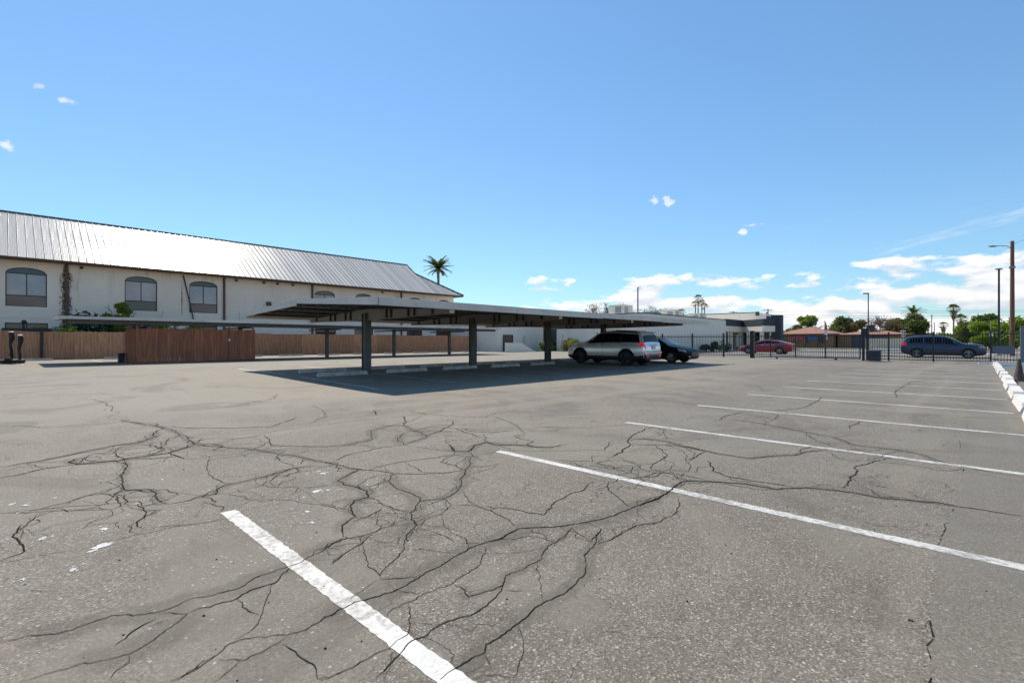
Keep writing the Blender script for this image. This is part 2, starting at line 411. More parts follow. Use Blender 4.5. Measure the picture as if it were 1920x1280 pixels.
ASPH = (0.150, 0.136, 0.122)
M = dict(
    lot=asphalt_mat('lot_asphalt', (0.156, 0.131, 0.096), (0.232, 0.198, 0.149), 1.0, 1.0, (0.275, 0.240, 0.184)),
    street=asphalt_mat('street_asphalt', (0.175, 0.155, 0.130), (0.25, 0.225, 0.195), 0.6, 0.3),
    crack=mat('crack_shadow', (0.014, 0.012, 0.010), (0.034, 0.028, 0.023), 9, 0.95, spec=0.05),
    seal=seal_mat('crack_sealer', (0.185, 0.166, 0.134)),
    patch=asphalt_mat('smooth_asphalt', (0.160, 0.138, 0.106), (0.21, 0.184, 0.143), 0.5, 0.2),
    line=paint_mat('road_paint', (0.66, 0.635, 0.58), (0.24, 0.215, 0.18), 1.5),
    oldline=paint_mat('old_road_paint', (0.55, 0.54, 0.52), (0.17, 0.155, 0.14), 1.4),
    splash=mat('spilt_paint', (0.64, 0.63, 0.62), (0.40, 0.385, 0.36), 24, 0.6),
    stop=mat('whitewashed_concrete', (0.74, 0.71, 0.65), (0.60, 0.57, 0.51), 5, 0.8, bump=0.3, bscale=40, rand=0.06),
    oldstop=mat('weathered_concrete', (0.60, 0.58, 0.54), (0.38, 0.36, 0.33), 6, 0.85, bump=0.4, bscale=40, rand=0.08),
    concrete=mat('concrete', (0.52, 0.49, 0.44), (0.40, 0.375, 0.335), 2.5, 0.85, bump=0.2, bscale=30),
    dirt=mat('dry_soil', (0.40, 0.31, 0.22), (0.26, 0.205, 0.145), 0.25, 0.95, bump=0.5, bscale=3, detail=9),
    grass=mat('dry_lawn', (0.15, 0.17, 0.045), (0.30, 0.27, 0.10), 0.8, 0.9, bump=0.6, bscale=25, detail=9),
    stucco=mat('stucco', (0.92, 0.79, 0.635), (0.85, 0.72, 0.575), 0.35, 0.9, bump=0.35, bscale=16, detail=8),
    white=mat('white_wall', (0.92, 0.82, 0.69), (0.87, 0.775, 0.65), 0.5, 0.85, bump=0.2, bscale=22, detail=7),
    beige=mat('beige_wall', (0.72, 0.62, 0.50), (0.62, 0.53, 0.43), 0.5, 0.9, bump=0.2, bscale=22),
    trim=mat('brown_trim', (0.130, 0.075, 0.048), (0.09, 0.052, 0.034), 3, 0.6),
    seam=mat('roof_sheet', (0.62, 0.57, 0.50), (0.51, 0.465, 0.405), 0.8, 0.27, metal=0.0, spec=0.16, rand=0.12, stretch=(1, .05, .05), bump=0.55, bscale=9),
    cap=mat('ridge_cap', (0.09, 0.095, 0.10), None, 3, 0.5, metal=0.3),
    frame=mat('bronze_frame', (0.020, 0.018, 0.017), None, 3, 0.45),
    pane=glass_mat('window_pane', (0.40, 0.40, 0.41), 0.06, 0.7, (0.30, 0.30, 0.31)),
    paned=glass_mat('dark_pane', (0.045, 0.040, 0.036), 0.05, 0.7),
    beam=mat('beam_paint', (0.33, 0.315, 0.295), (0.26, 0.25, 0.235), 2, 0.6),
    canopy=mat('canopy_paint', (0.68, 0.63, 0.56), (0.57, 0.53, 0.47), 1.2, 0.55, rand=0.06, bump=0.05),
    deck=mat('canopy_sheet', (0.48, 0.48, 0.47), (0.36, 0.36, 0.355), 1.5, 0.5, metal=0.15),
    steel=mat('painted_steel', (0.105, 0.115, 0.115), (0.075, 0.083, 0.084), 2.5, 0.5, rand=0.05),
    rust=mat('rusty_plate', (0.10, 0.085, 0.075), (0.07, 0.06, 0.055), 8, 0.8),
    yellow=mat('primer_yellow', (0.62, 0.60, 0.38), None, 8, 0.7),
    wood=mat('fence_board', (0.60, 0.30, 0.155), (0.41, 0.19, 0.095), 3.0, 0.85, rand=0.22, stretch=(3, 3, .35), bump=0.3, bscale=14),
    redwood=mat('stained_board', (0.40, 0.140, 0.062), (0.25, 0.086, 0.041), 3.0, 0.7, rand=0.16, stretch=(3, 3, .35), bump=0.3, bscale=14),
    iron=mat('black_iron', (0.014, 0.016, 0.020), None, 4, 0.45),
    navy=mat('navy_box', (0.022, 0.030, 0.048), None, 3, 0.5),
    bluegrey=mat('blue_grey_paint', (0.15, 0.18, 0.23), None, 2, 0.5),
    charcoal=mat('charcoal_stucco', (0.060, 0.066, 0.082), (0.048, 0.053, 0.066), 1.2, 0.85, bump=0.15),
    shopglass=glass_mat('shop_glass', (0.022, 0.025, 0.028), 0.03, 0.9),
    brick=mat('brown_brick', (0.30, 0.18, 0.11), (0.22, 0.13, 0.08), 2.0, 0.9, bump=0.3, bscale=30),
    tile=mat('red_roof_tile', (0.36, 0.175, 0.125), (0.27, 0.135, 0.10), 1.5, 0.85, bump=0.4, bscale=10),
    door_blue=mat('slate_door', (0.060, 0.070, 0.100), None, 2, 0.6),
    bark=mat('bark', (0.22, 0.165, 0.12), (0.12, 0.09, 0.065), 6, 0.95, bump=0.6, bscale=20),
    pole=mat('pole_wood', (0.25, 0.125, 0.070), (0.15, 0.075, 0.045), 4, 0.9, stretch=(3, 3, .2), bump=0.3),
    hvac=mat('cream_metal', (0.66, 0.66, 0.55), (0.55, 0.55, 0.46), 2, 0.6),
    grey=mat('grey_metal', (0.33, 0.34, 0.35), None, 3, 0.45, metal=0.5),
    rubber=mat('tyre', (0.018, 0.018, 0.018), None, 10, 0.85),
    black=mat('black_plastic', (0.012, 0.012, 0.013), None, 5, 0.55),
    chrome=mat('bright_metal', (0.68, 0.68, 0.69), None, 4, 0.22, metal=1.0),
    carglass=glass_mat('car_glass', (0.006, 0.006, 0.007), 0.05, 0.18),
    darkrim=mat('dark_rim', (0.07, 0.07, 0.075), None, 5, 0.3, metal=0.7),
    lamp_clear=glass_mat('clear_lamp', (0.55, 0.57, 0.6), 0.08, 0.9),
    lamp_red=mat('red_lamp', (0.62, 0.012, 0.012), None, 8, 0.15, emit=((1, 0.02, 0.02), 0.25)),
    silver=mat('silver_paint', (0.84, 0.84, 0.84), (0.81, 0.81, 0.81), 2, 0.25, metal=0.55, coat=0.7),
    carblack=mat('black_paint', (0.006, 0.006, 0.006), None, 2, 0.5, coat=0.08, spec=0.15),
    carred=mat('red_paint', (0.33, 0.006, 0.014), (0.30, 0.005, 0.013), 2, 0.35, metal=0.2, coat=0.5),
    carblue=mat('blue_paint', (0.010, 0.030, 0.075), (0.009, 0.027, 0.068), 2, 0.35, metal=0.3, coat=0.7),
    carwhite=mat('white_paint', (0.78, 0.78, 0.78), None, 2, 0.3, coat=1.0),
    plate=mat('number_plate', (0.7, 0.7, 0.68), None, 10, 0.5),
    coneold=mat('dirty_cone', (0.125, 0.090, 0.070), (0.075, 0.058, 0.048), 5, 0.85, bump=0.3),
    hedge=leaf_mat('hedge_leaf', (0.19, 0.26, 0.02), (0.34, 0.33, 0.05)),
    bright=leaf_mat('bright_leaf', (0.14, 0.23, 0.03), (0.25, 0.33, 0.06), 0.42),
    mid=leaf_mat('green_leaf', (0.075, 0.125, 0.028), (0.14, 0.19, 0.05)),
    dark=leaf_mat('dark_leaf', (0.025, 0.055, 0.035), (0.045, 0.085, 0.05), 0.2),
    olive=leaf_mat('olive_leaf', (0.10, 0.115, 0.04), (0.17, 0.165, 0.06)),
    tan=leaf_mat('dry_leaf', (0.165, 0.13, 0.055), (0.25, 0.19, 0.08), 0.25),
    twig=mat('bare_twig', (0.20, 0.155, 0.13), (0.13, 0.10, 0.085), 4, 0.95),
    pink=leaf_mat('pink_blossom', (0.55, 0.16, 0.25), (0.65, 0.3, 0.36), 0.3),
    palm=leaf_mat('palm_leaf', (0.055, 0.085, 0.025), (0.12, 0.145, 0.045), 0.3),
    vine=mat('dead_vine', (0.19, 0.135, 0.095), (0.09, 0.065, 0.05), 5, 0.95),
    rustw=mat('rust_stain', (0.36, 0.22, 0.08), (0.50, 0.36, 0.2), 4, 0.9, stretch=(4, 4, .5)),
    flagr=mat('flag_red', (0.62, 0.06, 0.04), None, 2, 0.8), flagy=mat('flag_yellow', (0.75, 0.40, 0.05), None, 2, 0.8),
    flagw=mat('flag_white', (0.8, 0.8, 0.8), None, 2, 0.8), signblue=mat('sign_blue', (0.02, 0.10, 0.34), None, 2, 0.5),
    signred=mat('sign_red', (0.45, 0.06, 0.08), None, 2, 0.5), signwhite=mat('sign_white', (0.8, 0.8, 0.8), None, 2, 0.5),
    wire=mat('wire', (0.03, 0.03, 0.03), None, 2, 0.6),
    ochre=mat('ochre_patch', (0.55, 0.27, 0.05), None, 4, 0.9),
)

streak(M['stucco'], (0.46, 0.36, 0.26), 0.75); streak(M['white'], (0.60, 0.53, 0.44), 0.35); streak(M['canopy'], (0.30, 0.25, 0.20), 0.6, (.9, 3, 3)); streak(M['steel'], (0.10, 0.07, 0.05), 0.5, (3, 3, .8)); streak(M['stop'], (0.36, 0.32, 0.27), 0.7, (5, 5, 5)); streak(M['redwood'], (0.42, 0.30, 0.22), 0.5, (4, 4, .5))
# ------------------------------------------------------------------ the ground
def sheet(name, xs, ys, zf, m, parent=None, kind='structure'):
    b = MB()
    vs = [(x, y, zf(x, y)) for y in ys for x in xs]
    n = len(xs)
    b.add(vs, [(j * n + i, j * n + i + 1, (j + 1) * n + i + 1, (j + 1) * n + i) for j in range(len(ys) - 1) for i in range(n - 1)])
    o = b.build(name, m, parent)
    if kind: o['kind'] = kind
    return o


sheet('ground', [-3000, 0, 3000], [-3000, 0, 3000], lambda x, y: -0.10, M['dirt'])
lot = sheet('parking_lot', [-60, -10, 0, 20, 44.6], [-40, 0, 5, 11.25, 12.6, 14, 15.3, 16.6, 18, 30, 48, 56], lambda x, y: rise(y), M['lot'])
sheet('street', [44.5, 66], [-400, -50, 0, 24.0], lambda x, y: -0.012, M['street'])
sheet('driveway_apron', [66.0, 72.0], [-1.5, 6.0], lambda x, y: 0.002, M['concrete'])
kb = MB()
kb.box(66.0, 66.25, -400, -1.5, -0.1, 0.12); kb.box(66.0, 66.25, 6.0, 24.0, -0.1, 0.12)
tag(kb.build('far_kerb', M['concrete'], bevel=0.02), kind='structure')
sheet('verge', [66.25, 72.0], [6.0, 24.0], lambda x, y: 0.10, M['grass'])
sheet('verge', [66.25, 74.0], [-400, -1.5], lambda x, y: 0.08, M['dirt'])
sheet('side_street', [72.0, 96.0], [-400, 23.0], lambda x, y: 0.004, M['street'])
sheet('front_lawn', [96.0, 105.0], [2.0, 60.0], lambda x, y: 0.05, M['grass'])
kb = MB(); kb.box(95.7, 96.0, -60, 60, -0.1, 0.14)
tag(kb.build('side_street_kerb', M['concrete'], bevel=0.02), kind='structure')

# painted lines: a row to the right, the bays under the carport, the bays along the fence
def line(x0, x1, y0, y1, m, dz=0.002):
    b = MB()
    ys = sorted(set([y0, y1] + [q for q in (11.25, 18.0) if y0 < q < y1]))
    rng = random.Random(int(x0 * 100 + y0 * 10))
    n = max(2, int((y1 - y0) / 0.03))
    pts = sorted(set([y0 + (y1 - y0) * i / n for i in range(n + 1)] + ys))
    L, Rr = [], []
    for y in pts:
        L.append((x0 + rng.uniform(-.0045, .0045), y, rise(y) + dz)); Rr.append((x1 + rng.uniform(-.005, .005), y, rise(y) + dz))
    k = len(pts)
    b.add(L + Rr, [(i, k + i, k + i + 1, i + 1) for i in range(k - 1)])
    return b.build('painted_line', m, lot)


PITCH = 2.76
for k in range(14):
    x = 1.15 + PITCH * k
    line(x - 0.051, x + 0.051, -0.42, 4.0 - 0.02 * (k % 3), M['line'])
for k in range(9):
    x = 6.83 + 2.68 * k
    line(x - 0.05, x + 0.05, 11.4 + 0.1 * (k % 2), 16.3, M['oldline'])
    line(x - 0.05, x + 0.05, 17.6, 22.4, M['oldline'])
for k in range(15):
    x = -8.6 + 3.1 * k
    if 4 < x < 11: continue
    line(x - 0.05, x + 0.05, 34.2, 39.6, M['oldline'])

# cracks: narrow dark openings, jagged, laid along the lines they take across the lot
CRACKS = '''1.19,13.77 1.34,13.25 1.42,12.65 1.39,12.17 1.45,11.96 1.35,11.3 1.41,11.09
1.08,10.42 1.22,10.69 1.38,10.24
1.32,10.03 1.34,9.63 1.54,8.96 1.63,8.47 1.66,8.15 1.64,7.74 1.68,7.57 1.64,7.23 1.62,6.9 1.69,6.72 1.81,6.45 1.98,6.14 2.07,5.84 2.17,5.49 2.26,5.11 2.31,4.89 2.37,4.67
1.62,8.43 1.48,8.28 1.37,7.93 1.42,7.8 1.28,7.68 1.16,7.5 0.93,7.52 0.77,7.4 0.6,7.31 0.43,7.18 0.24,7.1 0.08,7.06 -0.02,7.03
1.62,7.67 1.49,7.56 1.37,7.13 1.29,7 1.18,6.84 1.15,6.62
1.14,7.37 0.89,7.14 0.66,7.07 0.53,6.96 0.36,6.95 0.18,6.98
1.6,6.86 1.44,6.7 1.27,6.55 1.08,6.57 0.9,6.58 0.78,6.54 0.55,6.62 0.52,6.63 0.47,6.84 0.52,6.93 0.6,6.95
0.52,6.63 0.28,6.64 0.13,6.52 -0.02,6.46
0.78,6.54 0.86,6.38 0.87,6.23 0.82,5.99 0.76,5.73 0.72,5.37 0.71,5.2 0.85,5.09 0.87,4.96 0.85,4.82 0.85,4.69 0.87,4.52
0.7,5.36 0.6,5.25 0.46,5.22 0.3,5.11 0.2,5.07 0.12,5.02 -0.01,5.14
0.56,5.22 0.6,5.12 0.64,4.98 0.63,4.79 0.62,4.72 0.57,4.65 0.54,4.69 0.4,4.81 0.26,4.94 0.1,5.02
0.55,4.65 0.55,4.52 0.47,4.49 0.42,4.43 0.37,4.3
0.7,4.69 0.73,4.55 0.73,4.41 0.69,4.29 0.64,4.22 0.63,4.14 0.65,4.05
0.73,4.43 0.84,4.4
0.86,4.5 0.99,4.49 1.12,4.54 1.21,4.51 1.26,4.66 1.37,4.74 1.54,4.76 1.68,4.78 1.88,4.84 2,4.9 2.16,4.85
1.56,6.03 1.48,5.81 1.39,5.49 1.33,5.1 1.35,4.87 1.38,4.75
1.21,4.51 1.37,4.45 1.57,4.51 1.71,4.66 1.84,4.79
1.58,4.5 1.62,4.36 1.76,4.22 1.64,4.07
1.29,6.56 1.32,6.32 1.35,6.16
1.66,8.61 1.93,8.16 2.28,7.79 2.73,7.49 3.02,7.76 3.39,8.14
1.88,7.14 2.06,6.91 2.27,6.91 2.5,7.03 2.71,7.1
2.42,6.88 2.32,6.45 2.2,6.26 2.02,6.09 1.85,6.01
2.32,6.45 2.24,6.15 2.29,6.1 2.48,5.85 2.64,5.63 2.83,5.57
1.79,6.81 1.84,6.63 1.81,6.45
4.17,9.44 4.04,8.68 3.76,7.89 3.55,7.71 3.39,7.61
2.96,10.33 3.48,10.76 3.9,10.98 4.21,11.34 4.49,11.98
2.01,5.31 2.06,5.49 2.14,5.52
2.02,5.3 2.02,4.98 2,4.9
2.13,5.03 2.2,5.17 2.25,5.12
1.08,4.38 1.12,4.25 1.16,4.13 1.12,4.03
1.43,4.09 1.56,3.95 1.65,3.7 1.74,3.58 1.75,3.43
0.63,4 0.74,4 0.91,3.87 1.07,3.85
0.17,4.91 0.1,4.67 0.06,4.53
-0.03,10.26 0.19,10.25 0.47,9.74 0.89,9.63 1.3,9.55
1.47,6.22 1.56,6.06 1.75,5.99 1.85,6.01
0.09,4.73 0.05,4.5 0.07,4.35 0.09,4.11 -0.01,4.03
0.32,3.92 0.45,3.94 0.61,3.94 0.8,3.92 1.1,3.84
-0.01,2.94 0.06,2.92 0.17,2.85 0.25,2.85 0.36,2.85 0.43,2.78 0.5,2.74 0.62,2.77 0.72,2.73 0.82,2.71 0.92,2.77 1,2.77 1.1,2.78 1.18,2.78 1.25,2.82 1.35,2.85 1.49,2.92
0.04,2.55 0.11,2.54 0.17,2.52 0.22,2.52 0.28,2.48 0.35,2.46 0.42,2.49 0.49,2.55 0.59,2.63 0.54,2.69 0.49,2.72
0.48,2.69 0.42,2.66 0.37,2.62 0.32,2.57
0.59,2.64 0.66,2.63 0.74,2.62 0.79,2.61 0.88,2.65 0.98,2.64 1.07,2.72 1.11,2.76
0.97,2.64 0.91,2.54 0.86,2.46 0.82,2.37 0.77,2.3 0.73,2.27 0.68,2.25
0.79,2.6 0.78,2.51 0.81,2.38
0.43,2.15 0.51,2.16 0.59,2.2 0.65,2.24 0.72,2.22 0.77,2.18 0.84,2.13 0.93,2.12 1,2.14 1.09,2.14
0.83,2.12 0.74,2.09 0.66,2.08 0.64,2.1 0.59,2.16
0.26,2.32 0.3,2.37 0.34,2.4 0.35,2.46
0.8,2.08 0.82,1.93 0.83,1.87 0.81,1.77 0.84,1.75 0.89,1.75
1.37,2.7 1.28,2.63
0.59,2.2 0.51,2.17 0.45,2.14 0.43,2.15
0.64,2.09 0.6,2.06 0.54,2.03
2.27,4.93 2.34,4.75 2.37,4.52 2.47,4.29 2.56,4.01 2.72,3.82 2.94,3.66 3.1,3.64
2.35,4.85 2.62,5.03 2.98,5.09 3.21,5.07
2.47,4.29 2.64,4.34 2.89,4.34 3.13,4.26 3.43,4.18 3.51,4.28
2.6,5.63 2.82,5.54 3.01,5.56 3.27,5.62 3.58,6.19 3.81,6.26 3.98,6.3 4.13,6.2 3.99,5.66 3.86,5.25 3.53,5.1 3.34,5 3.46,5.33 3.79,5.68 3.93,5.73
3.89,5.3 4.33,5.51 4.72,5.75 4.92,6.02
4.65,6.97 4.32,6.41 4.13,6.2
3.98,5.67 4.18,5.53 4.34,5.3
3.35,4.99 3.41,4.78 3.47,4.52 3.54,4.32 3.75,4.64 3.78,4.76 3.96,4.97
3.75,4.64 3.55,4.3 3.65,4.2 3.93,4.39 4.15,4.41 4.13,4.25 4.29,4.08 4.37,3.92 4.37,3.78 4.49,3.66 4.74,3.62
3.65,4.2 3.58,4.03 3.39,3.87 3.25,3.71 3.1,3.61 2.97,3.47 2.87,3.41 2.76,3.25 2.62,3.15 2.44,3.09 2.31,3.14 2.25,3.16
3.24,3.69 3.32,3.58 3.49,3.55
2.56,4 2.39,3.83 2.33,3.63 2.33,3.41 2.31,3.23 2.25,3.16 2.07,3.01 1.99,2.89 1.93,2.76 1.77,2.63 1.74,2.58
2.43,4.36 2.24,4.28 2.08,4.16 2.06,4.02 2.1,3.87 2.11,3.71 2.03,3.55 1.91,3.55 1.82,3.44 1.75,3.24 1.58,3.1 1.51,2.94
2.03,3.55 2.04,3.41 2.02,3.29 2.05,3.03
2.01,3.27 1.92,3.2 1.7,3.14
1.68,3.64 1.72,3.55 1.78,3.37
1.43,2.88 1.49,2.91 1.66,2.87 1.8,2.89 1.99,2.92
2.43,3.07 2.36,2.9 2.2,2.82 2.06,2.81 1.94,2.75
2.2,2.82 2.07,2.62 2.03,2.48 2.03,2.35 1.99,2.3 2.09,2.22
2.39,2.9 2.48,2.81 2.5,2.62 2.46,2.4 2.4,2.27
2.65,3.11 2.52,2.88 2.5,2.73
2.09,2.22 2.24,2.21 2.38,2.23 2.47,2.17 2.61,2.05 2.77,1.98 2.88,1.94 3.03,1.9 3.28,1.89 3.48,1.86 3.66,1.85
2.59,2.63 2.65,2.46 2.7,2.27 2.97,2.39 3.21,2.43 3.41,2.42 3.58,2.48
3.73,2.39 3.55,2.28 3.41,2.09 3.28,1.92
5.07,7.44 5.03,6.86 5.3,6.15 5.53,5.91 6.12,6.18
5.68,5.9 5.51,5.4 5.18,4.83 4.95,4.48
4.5,5.44 4.39,5.05 4.3,4.7
4.49,5.05 4.74,4.82 4.98,4.74
4.06,3.84 4.23,3.66 4.48,3.4 4.8,3.13 5.34,3.37
4.56,2.88 4.86,2.93 5.27,3.06 5.43,3.2 5.84,3.36 6.61,3.45
3.98,3.32 4.11,3.12 4.25,2.92 4.45,3.06 4.5,3
4.17,2.84 4.34,2.83 4.5,2.71 4.45,2.5 4.32,2.39
3.9,2.37 4.05,2.26 4.22,2.17 4.33,2.19
2.65,1.98 2.53,1.93 2.38,1.91
2.77,1.83 2.54,1.75
3.16,1.6 2.98,1.69 2.76,1.68 2.57,1.71
1.99,2.72 2.06,2.62
1.95,2.61 1.97,2.5 1.95,2.36
5.38,4.73 5.68,4.31 5.9,4.08
4.05,3.78 4.12,4.19
4.69,8 4.39,7.38
1.31,2.85 1.48,2.91 1.66,2.86
1.28,2.63 1.38,2.7 1.54,2.76 1.66,2.86
1.54,2.76 1.47,2.6 1.41,2.47 1.4,2.33 1.38,2.28
1.9,2.72 1.75,2.61 1.67,2.5 1.57,2.43 1.47,2.38 1.39,2.31
1.67,2.5 1.77,2.38 1.85,2.22
2.36,2.22 2.23,2.2 2.09,2.22 1.94,2.23 1.84,2.21 1.67,2.17 1.54,2.15 1.45,2.13 1.34,2.12 1.26,2.14 1.21,2.15 1.17,2.17 1.09,2.16 0.98,2.13
1.37,2.28 1.45,2.21 1.55,2.16
1.37,2.28 1.25,2.24 1.19,2.22 1.16,2.19
2.03,2.35 1.95,2.24
2.04,2.19 1.97,2.11 1.86,2.03 1.74,2 1.59,1.97 1.46,1.99 1.35,1.98 1.25,1.98 1.2,1.94
1.94,2.17 1.99,2.09 2.09,1.99 2.28,1.9
2.65,1.98 2.51,1.93 2.31,1.91 2.13,1.82 1.94,1.82 1.86,1.83 1.78,1.77 1.72,1.77 1.58,1.81 1.61,1.87 1.61,1.95
2.08,1.8 1.98,1.69 1.87,1.59 1.8,1.52
1.78,1.77 1.67,1.71 1.53,1.68 1.44,1.7 1.38,1.72 1.3,1.72 1.23,1.7 1.16,1.71 1.09,1.67 0.96,1.62
1.34,1.97 1.29,1.88 1.22,1.79 1.19,1.76 1.12,1.75 1.09,1.74 1.02,1.75 0.93,1.74 0.85,1.75 0.81,1.76
2.77,1.83 2.58,1.74 2.47,1.7 2.35,1.67 2.27,1.6 2.18,1.54 2.05,1.51 1.94,1.49 1.84,1.5 1.79,1.51 1.69,1.5 1.58,1.48 1.49,1.47 1.38,1.47 1.34,1.44 1.24,1.45 1.18,1.45 1.12,1.44
1.57,1.47 1.53,1.41 1.49,1.36 1.4,1.3 1.31,1.25
1.31,1.25 1.29,1.31 1.25,1.34 1.2,1.35
1.33,1.43 1.31,1.38 1.28,1.35
2.52,1.72 2.66,1.68 2.91,1.69 3.05,1.66 3.16,1.6
1.36,2.11 1.43,2.01
1.75,1.73 1.81,1.65
3.36,1.87 3.53,1.86 3.77,1.86 3.97,1.89 4.19,1.92 4.33,1.82 4.43,1.64 4.52,1.49 4.53,1.25 4.75,1.08 4.85,0.85 4.86,0.69 4.85,0.55 4.93,0.44 5.03,0.23 5,0.11 5.03,-0.05 5.05,-0.22
4.04,2.25 4.3,2.23 4.41,2.12 4.4,1.88 4.39,1.75
4.47,2.49 4.61,2.41 4.98,2.46 5.11,2.53 5.45,2.85
5.67,3.16 5.74,2.81 5.6,2.54 5.57,2.27 5.51,2.11 5.52,1.96 5.53,1.78 5.77,1.67 6.02,1.48 6.3,1.43 6.59,1.27
5.45,2.54 5.18,2.32 4.95,2.23 4.89,2.17 4.54,2.03
5.52,2.25 4.98,2.2
5.12,2.06 4.9,1.93 4.75,1.87 4.64,1.68 4.66,1.43 4.7,1.16
4.96,0.85 5.21,0.85 5.54,0.84 5.89,0.9 6.18,0.82 6.6,0.7
5.14,0.84 5.06,0.67 4.95,0.51 4.92,0.45
8.09,2.97 8.03,2.52 7.95,2.3 7.78,1.99 7.68,1.76 7.53,1.41 7.27,1.21 7.11,1.12 7.14,0.85 7.13,0.63 7.02,0.47 6.81,0.35 6.66,0.15 6.54,-0.05 6.48,-0.29
8.14,2.41 8.65,2.39 9.03,2.46 9.31,2.66
7.78,3.01 8.42,3.09 9.12,3.03 9.5,2.82 9.95,2.54 10.64,2.41 11.89,2.47 12.8,2.6
7.68,1.76 7.08,1.49 6.98,1.34 6.75,1.26
7.5,1.4 7.9,1.21
9.36,1.36 8.84,1.37 8.38,1.36
6.14,1.45 6.44,1.5 6.78,1.43
6.47,1.25 6.17,1.08 6.16,0.97 6.28,0.85
13.75,1.32 15.06,1.49 17.17,1.56 18.99,1.54 21.63,1.07
14.7,4.57 13.88,4.17 12.83,3.81
6.56,3.38 6.41,3.2 5.84,2.88
3.01,1.68 3.15,1.6 3.42,1.61 3.59,1.66 3.71,1.74
7.75,3.48 8.25,3.36'''
SPLASHES = [(0.05,5.37,0.10), (0.12,5.26,0.09), (0.29,5.33,0.05), (0.4,5.28,0.03), (0.08,5.07,0.05), (0.71,4.69,0.05), (0.47,4.22,0.09), (0.18,4.3,0.09), (0.43,3.88,0.18), (0.27,3.59,0.07), (0.07,3.63,0.06), (0.08,3.55,0.03), (0.02,4.44,0.03), (1,5.34,0.05), (1.2,4.68,0.05), (2.1,4.59,0.07), (2.11,4.5,0.10), (1.81,4,0.14), (1.49,3.71,0.02), (1.48,4,0.04), (1.55,3.57,0.08), (0.63,4.44,0.03), (2.2,3.86,0.04), (1.85,3.97,0.04), (1.98,3.91,0.04), (0.79,5.96,0.04), (0.74,4.02,0.04), (1.48,3.33,0.06)]

def jag(pts, rng, step):
    out = [Vector((*pts[0], 0))]
    for a, b in zip(pts[:-1], pts[1:]):
        a, b = Vector((*a, 0)), Vector((*b, 0)); L = (b - a).length
        n = max(1, int(L / step)); d = (b - a); nn = Vector((-d.y, d.x, 0)).normalized() if L > 1e-6 else Vector()
        off = 0.0
        for i in range(1, n + 1):
            t = i / n
            off = 0.72 * off + rng.gauss(0, 0.22 * step)
            out.append(a + d * t + nn * (off * (1 - abs(2 * t - 1) ** 4)) + nn * rng.gauss(0, .08 * step))
    return out


LIFT_SEAL, LIFT_PATCH, LIFT_LINE, LIFT_CRACK = .0006, .0009, .002, .0028
cb = MB(); sbm = MB(); cover = []; rng = random.Random(5)
def crack(pts, wk=1.0, band=True):
    dist = math.hypot(*pts[len(pts) // 2])
    step = min(max(dist * .0062, .018), .09)
    P = jag(pts, rng, step)
    if len(P) < 3: return
    w0 = wk * (.85 if dist < 4.5 else 1.0) * rng.choice((.0018, .0022, .0027, .0033, .0042)) * min(max(dist / 3.6, 0.9), 1.8)
    left, right = [], []; w = w0; wl = wr = w0
    for i, p in enumerate(P):
        d = (P[min(i + 1, len(P) - 1)] - P[max(i - 1, 0)]).normalized(); nn = Vector((-d.y, d.x, 0))
        taper = min(1.0, 0.3 + 0.2 * min(i, len(P) - 1 - i))
        wl = .5 * wl + .5 * w0 * rng.uniform(.35, 1.6); wr = .5 * wr + .5 * w0 * rng.uniform(.35, 1.6)
        z = rise(p.y) + LIFT_CRACK
        a, b = p + nn * wl * taper, p - nn * wr * taper
        left.append((a.x, a.y, z)); right.append((b.x, b.y, z))
        if rng.random() < .10:      # crumbled spots along the edge
            q = p + nn * w0 * rng.choice((-1, 1)) * rng.uniform(1.0, 2.4); r = w0 * rng.uniform(.5, 1.1); m = 5
            cb.add([(q.x + r * math.cos(6.283 * k / m) * rng.uniform(.6, 1.2), q.y + r * math.sin(6.283 * k / m) * rng.uniform(.6, 1.2), z) for k in range(m)], [tuple(range(m))])
    k = len(P)
    cb.add(left + right, [(i, k + i, k + i + 1, i + 1) for i in range(k - 1)])
    if band and dist < 9 and wk > 1:
        wid = rng.uniform(.04, .11) * (1.5 if wk > 1 else 1.0); vs = []; Q = P[::4] + [P[-1]]
        for i, p in enumerate(Q):
            d = (Q[min(i + 1, len(Q) - 1)] - Q[max(i - 1, 0)]).normalized(); nn = Vector((-d.y, d.x, 0))
            e = min(1.0, .2 + .4 * min(i, len(Q) - 1 - i))
            for u, c in ((-1, 0), (-.4, .8), (.4, .8), (1, 0)):
                q = p + nn * u * wid; vs.append((q.x, q.y, rise(q.y) + .0001 + .0000055 * (len(sbm.f) // 30))); cover.append(c * e)
        sbm.add(vs, [(4 * i + j, 4 * i + j + 1, 4 * i + j + 5, 4 * i + j + 4) for i in range(len(Q) - 1) for j in range(3)])


polys = []
for L in CRACKS.split('\n'):
    pts = [tuple(map(float, q.split(','))) for q in L.split()]
    polys.append(pts); crack(pts, 1.25 if len(pts) > 10 else 1.0)
